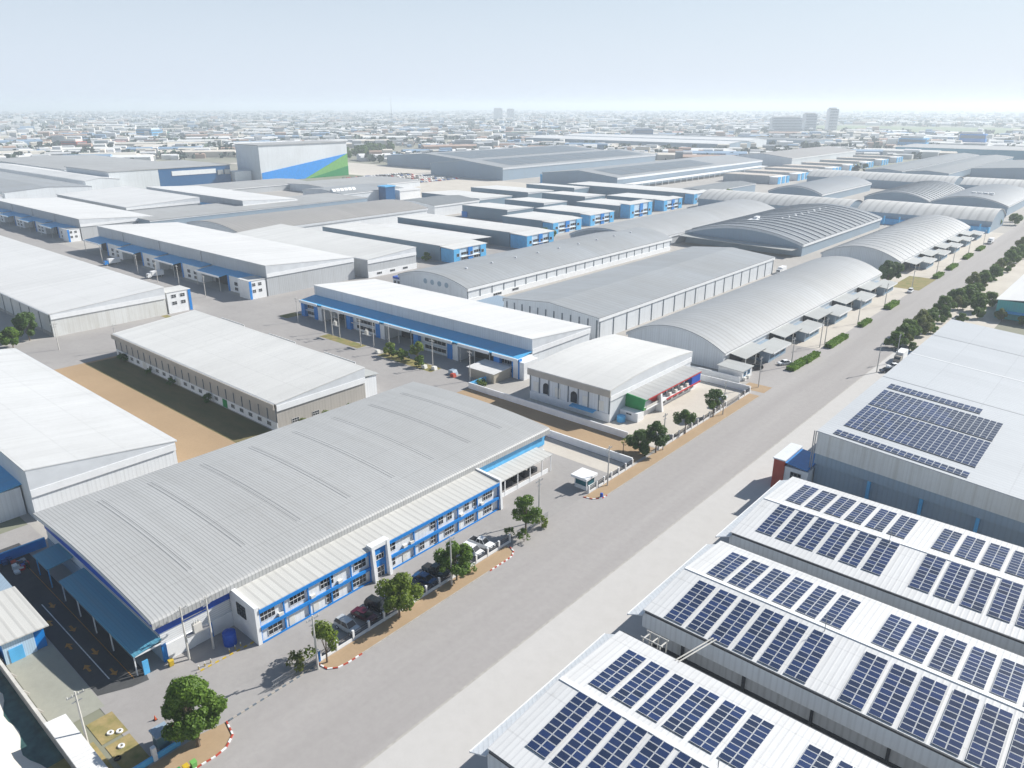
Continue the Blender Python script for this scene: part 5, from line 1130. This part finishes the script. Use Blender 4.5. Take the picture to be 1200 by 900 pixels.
def motorbike(label, x, y, rz, col):
    r = thing('motorcycle', label, 'motorcycle', (0, 0, 0), 'motorcycles in the hall yard corner')
    for xx in (-.6, .6): MB().bar((xx, -.05, .3), (xx, .05, .3), .3, .3, 14).build('wheel', M['tyre'], r, local=True)
    MB().bar((-.6, 0, .3), (-.45, 0, .95), .05).bar((.6, 0, .3), (0, 0, .45), .05).bar((-.45, 0, .8), (0, 0, .45), .06).build('frame', M['steel'], r, local=True)
    MB().prism([(-.45, .62), (-.3, .95), (-.1, .7), (.7, .82), (.65, .6), (0, .42)], 'Y', -.13, .13).build('fairing', M[col], r, local=True)
    MB().box(-.05, -.12, .78, .62, .12, .88).build('seat', M['dark'], r, local=True); MB().bar((-.45, -.35, 1.0), (-.45, .35, 1.0), .03).build('handlebar', M['steel'], r, local=True)
    return put(r, x, y, rz)
for i, (x, y, c, w) in enumerate([(-104.4, 128.6, 'red', 'red motorcycle'), (-103.2, 128.3, 'dark', 'black motorcycle'), (-102.0, 128.7, 'blue', 'blue motorcycle'), (-105.6, 128.2, 'dark', 'farthest left black motorcycle')]): motorbike(w + ' parked by the white wall in the hall yard corner', x, y, 1.4+.1*i, c)

# ------------------------------------------------------------------ bins, drums, tank, tyres and other small things
def drum(name, label, x, y, r, h, mat, rings=3):
    t = thing(name, label, 'tank' if h > 1.5 else 'drum', (x, y, 0)); MB().cyl(x, y, .04, h, r, r, 18).build('body', M[mat], t); MB().cyl(x, y, h+.002, h+r*.25, r*.98, r*.3, 18).build('lid', M[mat], t)
    for k in range(rings): MB().cyl(x, y, h*(k+1)/(rings+1)-.03, h*(k+1)/(rings+1)+.03, r+.03, r+.03, 18).build('hoop', M[mat], t)
drum('water_tank', 'round royal blue water tank in the shaded corner by the office', -91.6, 41.6, .95, 2.1, 'royal'); drum('drum', 'blue drum on the red and white kerb', -75.4, 114.6, .3, .95, 'royal')
def bin_(label, x, y, mat, group):
    t = thing('waste_bin', label, 'bin', (x, y, 0), group); MB().prism([(x-.26, .1), (x-.32, .95), (x+.32, .95), (x+.26, .1)], 'Y', y-.3, y+.3).build('body', M[mat], t); MB().prism([(x-.36, .955), (x-.3, 1.08), (x+.34, 1.02), (x+.36, .955)], 'Y', y-.34, y+.34).build('lid', M[mat], t)
    for s in (-1, 1): MB().bar((x-.24, y+s*.26, .12), (x-.24, y+s*.33, .12), .12, .12, 10).build('wheel', M['tyre'], t)
for x, y, mt, lb in ((-74.5, 25.2, 'green', 'green bin nearest the camera on the verge tip'), (-74.4, 26.1, 'yellow', 'yellow bin between two green ones on the verge tip'), (-74.3, 27.0, 'lime', 'light green bin, farthest of the row on the verge tip')): bin_(lb, x, y, mt, 'bins on the verge tip')
bin_('yellow bin against the white base wall of the ribbed hall', -93.6, 33.6, 'yellow', None)
for i, (x, y, lb) in enumerate([(-87.4, 22.6, 'first white-rimmed tyre on the dry grass patch'), (-86.8, 23.5, 'second white-rimmed tyre on the dry grass patch'), (-84.2, 22.6, 'white-rimmed tyre on the yellow grass'), (-82.6, 21.5, 'dark tyre in the shade of the big tree')]):
    t = thing('tyre', lb, 'tyre', (x, y, 0), 'old tyres on the grass'); mb = MB(); n = 16
    for k in range(n):
        a, b = 2*math.pi*k/n, 2*math.pi*(k+1)/n
        for (r0, z0), (r1, z1) in (((.22, .06), (.40, .06)), ((.40, .06), (.42, .18)), ((.42, .18), (.37, .26)), ((.37, .26), (.24, .26)), ((.24, .26), (.22, .06))):
            mb.quad((x+r0*math.cos(a), y+r0*math.sin(a), z0), (x+r0*math.cos(b), y+r0*math.sin(b), z0), (x+r1*math.cos(b), y+r1*math.sin(b), z1), (x+r1*math.cos(a), y+r1*math.sin(a), z1))
    mb.build('ring', M['white'] if i < 3 else M['tyre'], t)
for x, y, lb in ((-85.3, 27.4, 'orange traffic cone on the asphalt left of the big tree'), (-82.3, 28.2, 'orange traffic cone nearer the big tree')):
    t = thing('traffic_cone', lb, 'cone', (x, y, 0), 'traffic cones by the big tree'); B(x-.22, y-.22, .05, x+.22, y+.22, .1).build('base', M['tyre'], t); MB().cyl(x, y, .1, .75, .16, .03, 12).build('cone', plain('cone_orange', (.6, .09, .02), .5), t)
for k in range(6):
    y = 35.8+.9*k if k < 3 else 40.5+.9*(k-3); t = thing('bollard', f'short striped bollard before the hall wall, number {k+1} from the gable corner', 'bollard', (-89.9, y, 0), 'bollards before the hall wall'); MB().cyl(-89.9, y, 0, .45, .08, .08, 8).build('post', M['yellow'], t); MB().cyl(-89.9, y, .451, .75, .08, .08, 8).build('band', M['offwhite'], t)
for i in range(7):
    x, y = -137.5+rnd.uniform(-2.5, 2), 25.2+rnd.uniform(-.8, 4.5); t = thing('scrap_pile', ['rusty', 'dark', 'blue', 'pale', 'dark green', 'red', 'grey'][i] + ' heap of scrap and crates by the blue wall', 'scrap', (x, y, 0)); mm = M[['rust_red', 'darksteel', 'blue', 'offwhite', 'navy', 'red', 'steel'][i]]
    for q in range(4): a, b, c = rnd.uniform(-.7, .7), rnd.uniform(-.7, .7), rnd.uniform(.3, .6); B(x+a-c, y+b-c*.7, .05+.004*q, x+a+c, y+b+c*.7, .35+rnd.uniform(0, .7)).build('crate', mm, t)
for i, (x, y, lb) in enumerate([(-184.8, 146.4, 'white concrete block by the twin pole frame'), (-162.2, 146.0, 'pale concrete block under the street grove'), (-158.9, 147.0, 'small pale block beside the grove pole'), (-150, 146.2, 'low pile of junk left of the beige shed')]):
    tag(MB().prism([(x-.8, 0), (x-.7, 1.0), (x+.5, 1.1), (x+.8, 0)], 'Y', y-.6, y+.6).build('concrete_block', M['offwhite'] if i < 3 else M['rust_red']), lb, 'block')
tag(MB().prism([(-153, 0), (-152.8, 1.3), (-151.2, 1.4), (-150.8, .8), (-150.4, 0)], 'Y', 147.0, 148.8).build('covered_cart', M['bluegreywall']), 'blue covered cart beside the junk before the beige shed', 'cart')

# ------------------------------------------------------------------ lots of small cars and red stalls, far left of centre
m_small = tint_mat('small_car_colours', [(.7, .7, .7), (.45, .46, .48), (.05, .05, .06), (.7, .7, .7), (.4, .03, .03), (.06, .12, .3), (.25, .26, .27)], .3)
mb = MB().prism([(-2.2, .3), (-2.2, .8), (-1.2, .95), (-.6, 1.45), (1.0, 1.45), (1.7, .95), (2.2, .85), (2.2, .3)], 'Y', -.85, .85)
sc = mb.build('parked_car', m_small); sc.location = (-620, 560, .05)
tag(sc, 'small car in the crowded lot before the big grey solar halls', 'car', 'cars in the crowded lot')
for i in range(150):
    c = sc.copy(); COL.objects.link(c); row = i // 25
    c.location = (-600 - row*19 + rnd.uniform(-1, 1), 520 + 3.4*(i % 25) + rnd.uniform(-.6, .6), .05); c.rotation_euler.z = rnd.uniform(-.08, .08) + (3.14 if i % 3 else 0)
for i in range(30):
    c = sc.copy(); COL.objects.link(c); c.location = (-258.5 + rnd.uniform(-1.5, 1.5), 250 + 11.5*i + rnd.uniform(-3, 3), .05); c.rotation_euler.z = rnd.choice((.1, 1.57, 1.57)) + rnd.uniform(-.1, .1)
    c['label'] = 'small car parked along the blue-fronted factories'; c['group'] = 'cars along the blue-fronted factories'
for i in range(8):
    x, y = -1215+18*i, 350+12*i; t = thing('market_stall', f'red-roofed stall far at the left edge, number {i+1} of a row', 'stall', (x, y, 0), 'red stalls far left')
    MB().prism([(x-7, 3.4), (x, 5.2), (x+7, 3.4)], 'Y', y-8, y+8).build('roof', M['red'], t); B(x-6, y-7, 0, x+6, y+7, 3.39).build('wall', M['offwhite'], t)

# ------------------------------------------------------------------ the far districts
HEAD = R(40.993)
occupied = [(-1110, 140, -60, 700), (-830, 660, -380, 1010), (-1090, 1275, -610, 1510), (-480, 1000, -310, 1260), (-1020, 1550, -550, 1650), (-380, 1330, -10, 1460), (-290, 900, -80, 1330), (-400, 700, -300, 1220), (-480, 600, -40, 900), (-90, 600, 20, 1300), (-1150, 2540, -420, 3320), (-700, 0, 0, 700), (-1180, 690, -940, 980)]
def free(x, y, m=12): return not any(a-m < x < c+m and b-m < y < d+m for a, b, c, d in occupied)
roofs = {'white': (.66, .66, .65), 'pale grey': (.5, .5, .5), 'rust brown': (.27, .16, .11), 'blue': (.08, .23, .42), 'dark grey': (.2, .21, .22), 'cream': (.6, .55, .46), 'green': (.12, .27, .2), 'pink': (.52, .3, .27)}
rm = {k: plain('far_roof_' + k.replace(' ', '_'), v, .6, scale=.1) for k, v in roofs.items()}
wm = [plain('far_wall_white', (.62, .62, .61), scale=.1), plain('far_wall_cream', (.55, .49, .40), scale=.1), plain('far_wall_grey', (.36, .38, .40), scale=.1)]
wn = ['white', 'cream', 'grey']
dist_w = ['nearer', 'middle', 'farther', 'distant']; placed = []; seen = {}
tries = 0
while len(placed) < 210 and tries < 9000:
    tries += 1
    d = 900 + 1500*rnd.random()**.8; a = HEAD + R(rnd.uniform(-39, 39)); x, y = -d*math.sin(a), d*math.cos(a)
    L, Wd = rnd.uniform(18, 75), rnd.uniform(14, 36)
    if not free(x, y, 40) or any((x-p)**2+(y-q)**2 < (34+L*.4)**2 for p, q in placed): continue
    placed.append((x, y)); k = rnd.choices(list(roofs), [7, 6, 3, 3, 3, 5, 2, 1])[0]; wi = rnd.choice((0, 0, 1, 2))
    block = rnd.random() < .22; h = rnd.uniform(9, 18) if block else rnd.uniform(5, 9); ang = round(a/.4)*.4 + rnd.choice((0, 1.57))
    zone = ['far left', 'left', 'left of centre', 'centre', 'right of centre', 'right', 'far right'][min(6, max(0, int((HEAD + R(39) - a)/R(78)*7)))]; zone = ['far right', 'right', 'right of centre', 'centre', 'left of centre', 'left', 'far left'][['far left', 'left', 'left of centre', 'centre', 'right of centre', 'right', 'far right'].index(zone)]
    base = f'{"block" if block else "long shed" if L > 45 else "small shed"}, {k} roof and {wn[wi]} walls, {dist_w[min(3, int((d-900)/375))]} ground {zone}'
    seen[base] = seen.get(base, 0) + 1
    o = thing('apartment_block' if block else 'distant_shed', base, 'building', (x, y, 0), 'buildings of the distant districts', ang)
    if block:
        L *= .5; MB().box(-L/2, -Wd/3, 0, L/2, Wd/3, h).build('wall', wm[wi], o, local=True); MB().box(-L/2-.4, -Wd/3-.4, h+.01, L/2+.4, Wd/3+.4, h+.6).build('roof', rm[k], o, local=True)
        g = MB()
        for f in range(int(h/3)):
            for s in (-1, 1): g.box(-L/2+1, s*(Wd/3+.05)-.06, 1.2+3*f, L/2-1, s*(Wd/3+.05)+.06, 2.5+3*f)
        g.build('window_band', M['pilaster'], o, local=True)
    else:
        MB().prism([(-Wd/2+.4, 0), (-Wd/2+.4, h-.1), (0, h+1.6), (Wd/2-.4, h-.1), (Wd/2-.4, 0)], 'X', -L/2+.4, L/2-.4).build('wall', wm[wi], o, local=True)
        roof_shell([(-Wd/2, h), (0, h+1.9), (Wd/2, h)], 'X', -L/2, L/2, .25).build('roof', rm[k], o, local=True)
# landmarks in the distance
def slab(label, x, y, w, d, h, mat, floors, rz=.7):
    o = thing('tower', label, 'building', (x, y, 0), None, rz); MB().box(-w/2, -d/2, 0, w/2, d/2, h).build('wall', M[mat], o, local=True); g = MB()
    for f in range(floors): z = h*(f+.35)/floors; g.box(-w/2+1.5, -d/2-.3, z, w/2-1.5, -d/2-.02, z+h/floors*.45); g.box(w/2+.02, -d/2+1.5, z, w/2+.3, d/2-1.5, z+h/floors*.45)
    g.build('window_band', M['pilaster'], o, local=True); MB().box(-w/2+3, -d/2+3, h+.01, w/2-6, d/2-3, h+4).build('roof_house', M['offwhite'], o, local=True)
slab('tall pale blue tower slab with a leaning outline in the far right', -815, 2350, 26, 24, 66, 'white', 16)
slab('grey block adjoining the tall tower in the far right', -868, 2320, 34, 26, 52, 'palewall', 12)
slab('long lower grey block left of the tall tower in the far right', -905, 2240, 85, 26, 42, 'palewall', 10)
slab('left one of a hazy pair of tower blocks near the middle of the horizon', -3050, 3390, 50, 36, 60, 'white', 14); slab('right one of a hazy pair of tower blocks near the middle of the horizon', -3000, 3440, 44, 30, 56, 'white', 14)
slab('blue-topped white building in the far left', -1960, 890, 60, 30, 20, 'sky_blue', 3, .2); slab('pinkish block in the far left', -1500, 545, 40, 20, 16, 'rust_red', 4, .3)
slab('deep blue box building in the far right', -390, 1560, 46, 30, 20, 'sky_blue', 2, .1); slab('second deep blue box building, farther right', -330, 1740, 44, 30, 24, 'blue', 2, .1); slab('white framed box building with a dark front near the far centre', -1010, 1640, 44, 26, 22, 'navy', 2, .8)
tag(MB().bar((-2700, 2300, 0), (-2700, 2300, 110), 2.5, .6, 4).bar((-2700, 2300, 40), (-2695, 2300, 41), 3, 3, 4).build('radio_mast', M['steel']), 'thin hazy mast on the horizon left of centre', 'mast')
tag(MB().bar((-1560, 1950, 0), (-1560, 1950, 50), 2, .5, 4).build('radio_mast', M['steel']), 'nearer lattice mast over the town in the centre', 'mast')
# what nobody could count: the far town and its trees
mb = MB(); rr = random.Random(77)
for i in range(9500):
    d = 1000 + 10500*rr.random()**1.9; a = HEAD + R(rr.uniform(-41, 41)); x, y = -d*math.sin(a), d*math.cos(a)
    if not free(x, y, 10): continue
    k = .6 + d/5000
    big = rr.random() < .12
    L, Wd = (rr.uniform(40, 120), rr.uniform(20, 45)) if big else (rr.uniform(8, 26)*k, rr.uniform(7, 14)*k)
    h = rr.uniform(5, 10) if big else rr.choice((4, 5, 6, 6, 8, 9, 12, 15 if d > 1900 else 6)); ang = round(a/.5)*.5 + rr.uniform(-.05, .05)
    ca, sa = math.cos(ang), math.sin(ang)
    def q(u, v, z): return (x+u*ca-v*sa, y+u*sa+v*ca, z)
    l, w = L/2, Wd/2; rh = 1.5 if not big else 2.2
    mb.add([q(-l,-w,0), q(l,-w,0), q(l,w,0), q(-l,w,0), q(-l,-w,h), q(l,-w,h), q(l,w,h), q(-l,w,h), q(-l,0,h+rh), q(l,0,h+rh)], [(0,1,5,4), (2,3,7,6), (1,2,6,9,5), (3,0,4,8,7), (4,5,9,8), (6,7,8,9)])
tag(mb.build('distant_town', face_random_mat('far_town_colours', [(.7, .7, .69), (.6, .6, .58), (.5, .5, .5), (.64, .58, .5), (.33, .35, .37), (.7, .7, .7), (.2, .3, .42), (.4, .28, .22), (.55, .52, .46), (.7, .69, .66)])), kind='stuff')
mb = MB()
for i in range(5200):
    d = 950 + 9500*rr.random()**1.7; a = HEAD + R(rr.uniform(-41, 41)); x, y = -d*math.sin(a), d*math.cos(a)
    if not free(x, y, 4): continue
    s = rr.uniform(4, 7)*(1 + d/6000)
    for _ in range(11):
        u = Vector((rr.uniform(-1, 1), rr.uniform(-1, 1), rr.uniform(-.7, .7))).normalized(); c = Vector((x+rr.uniform(-s, s)*.9, y+rr.uniform(-s, s)*.9, rr.uniform(.25, 1.15)*s)); w = u.orthogonal().normalized()
        v = u.cross(w); mb.quad(c-w*s*.6, c-v*s*.5, c+w*s*.6, c+v*s*.5)
tag(mb.build('distant_trees', face_random_mat('far_tree_colours', [(.035, .065, .045), (.05, .085, .05), (.06, .09, .065), (.045, .075, .06)])), kind='stuff')

# ------------------------------------------------------------------ the air: pale haze over the whole plain
hz = B(-26000, -1500, -1.0, 26000, 30000, 116.0).build('haze', M['white']); tag(hz, kind='stuff')
m = bpy.data.materials.new('haze_air'); m.use_nodes = True; n = m.node_tree.nodes; n.clear()
pv = n.new('ShaderNodeVolumePrincipled'); out = n.new('ShaderNodeOutputMaterial')
pv.inputs['Color'].default_value = (0.84, 0.92, 1.0, 1); pv.inputs['Density'].default_value = 0.00022; pv.inputs['Anisotropy'].default_value = 0.2
m.node_tree.links.new(pv.outputs[0], out.inputs['Volume'])
hz.data.materials.clear(); hz.data.materials.append(m)
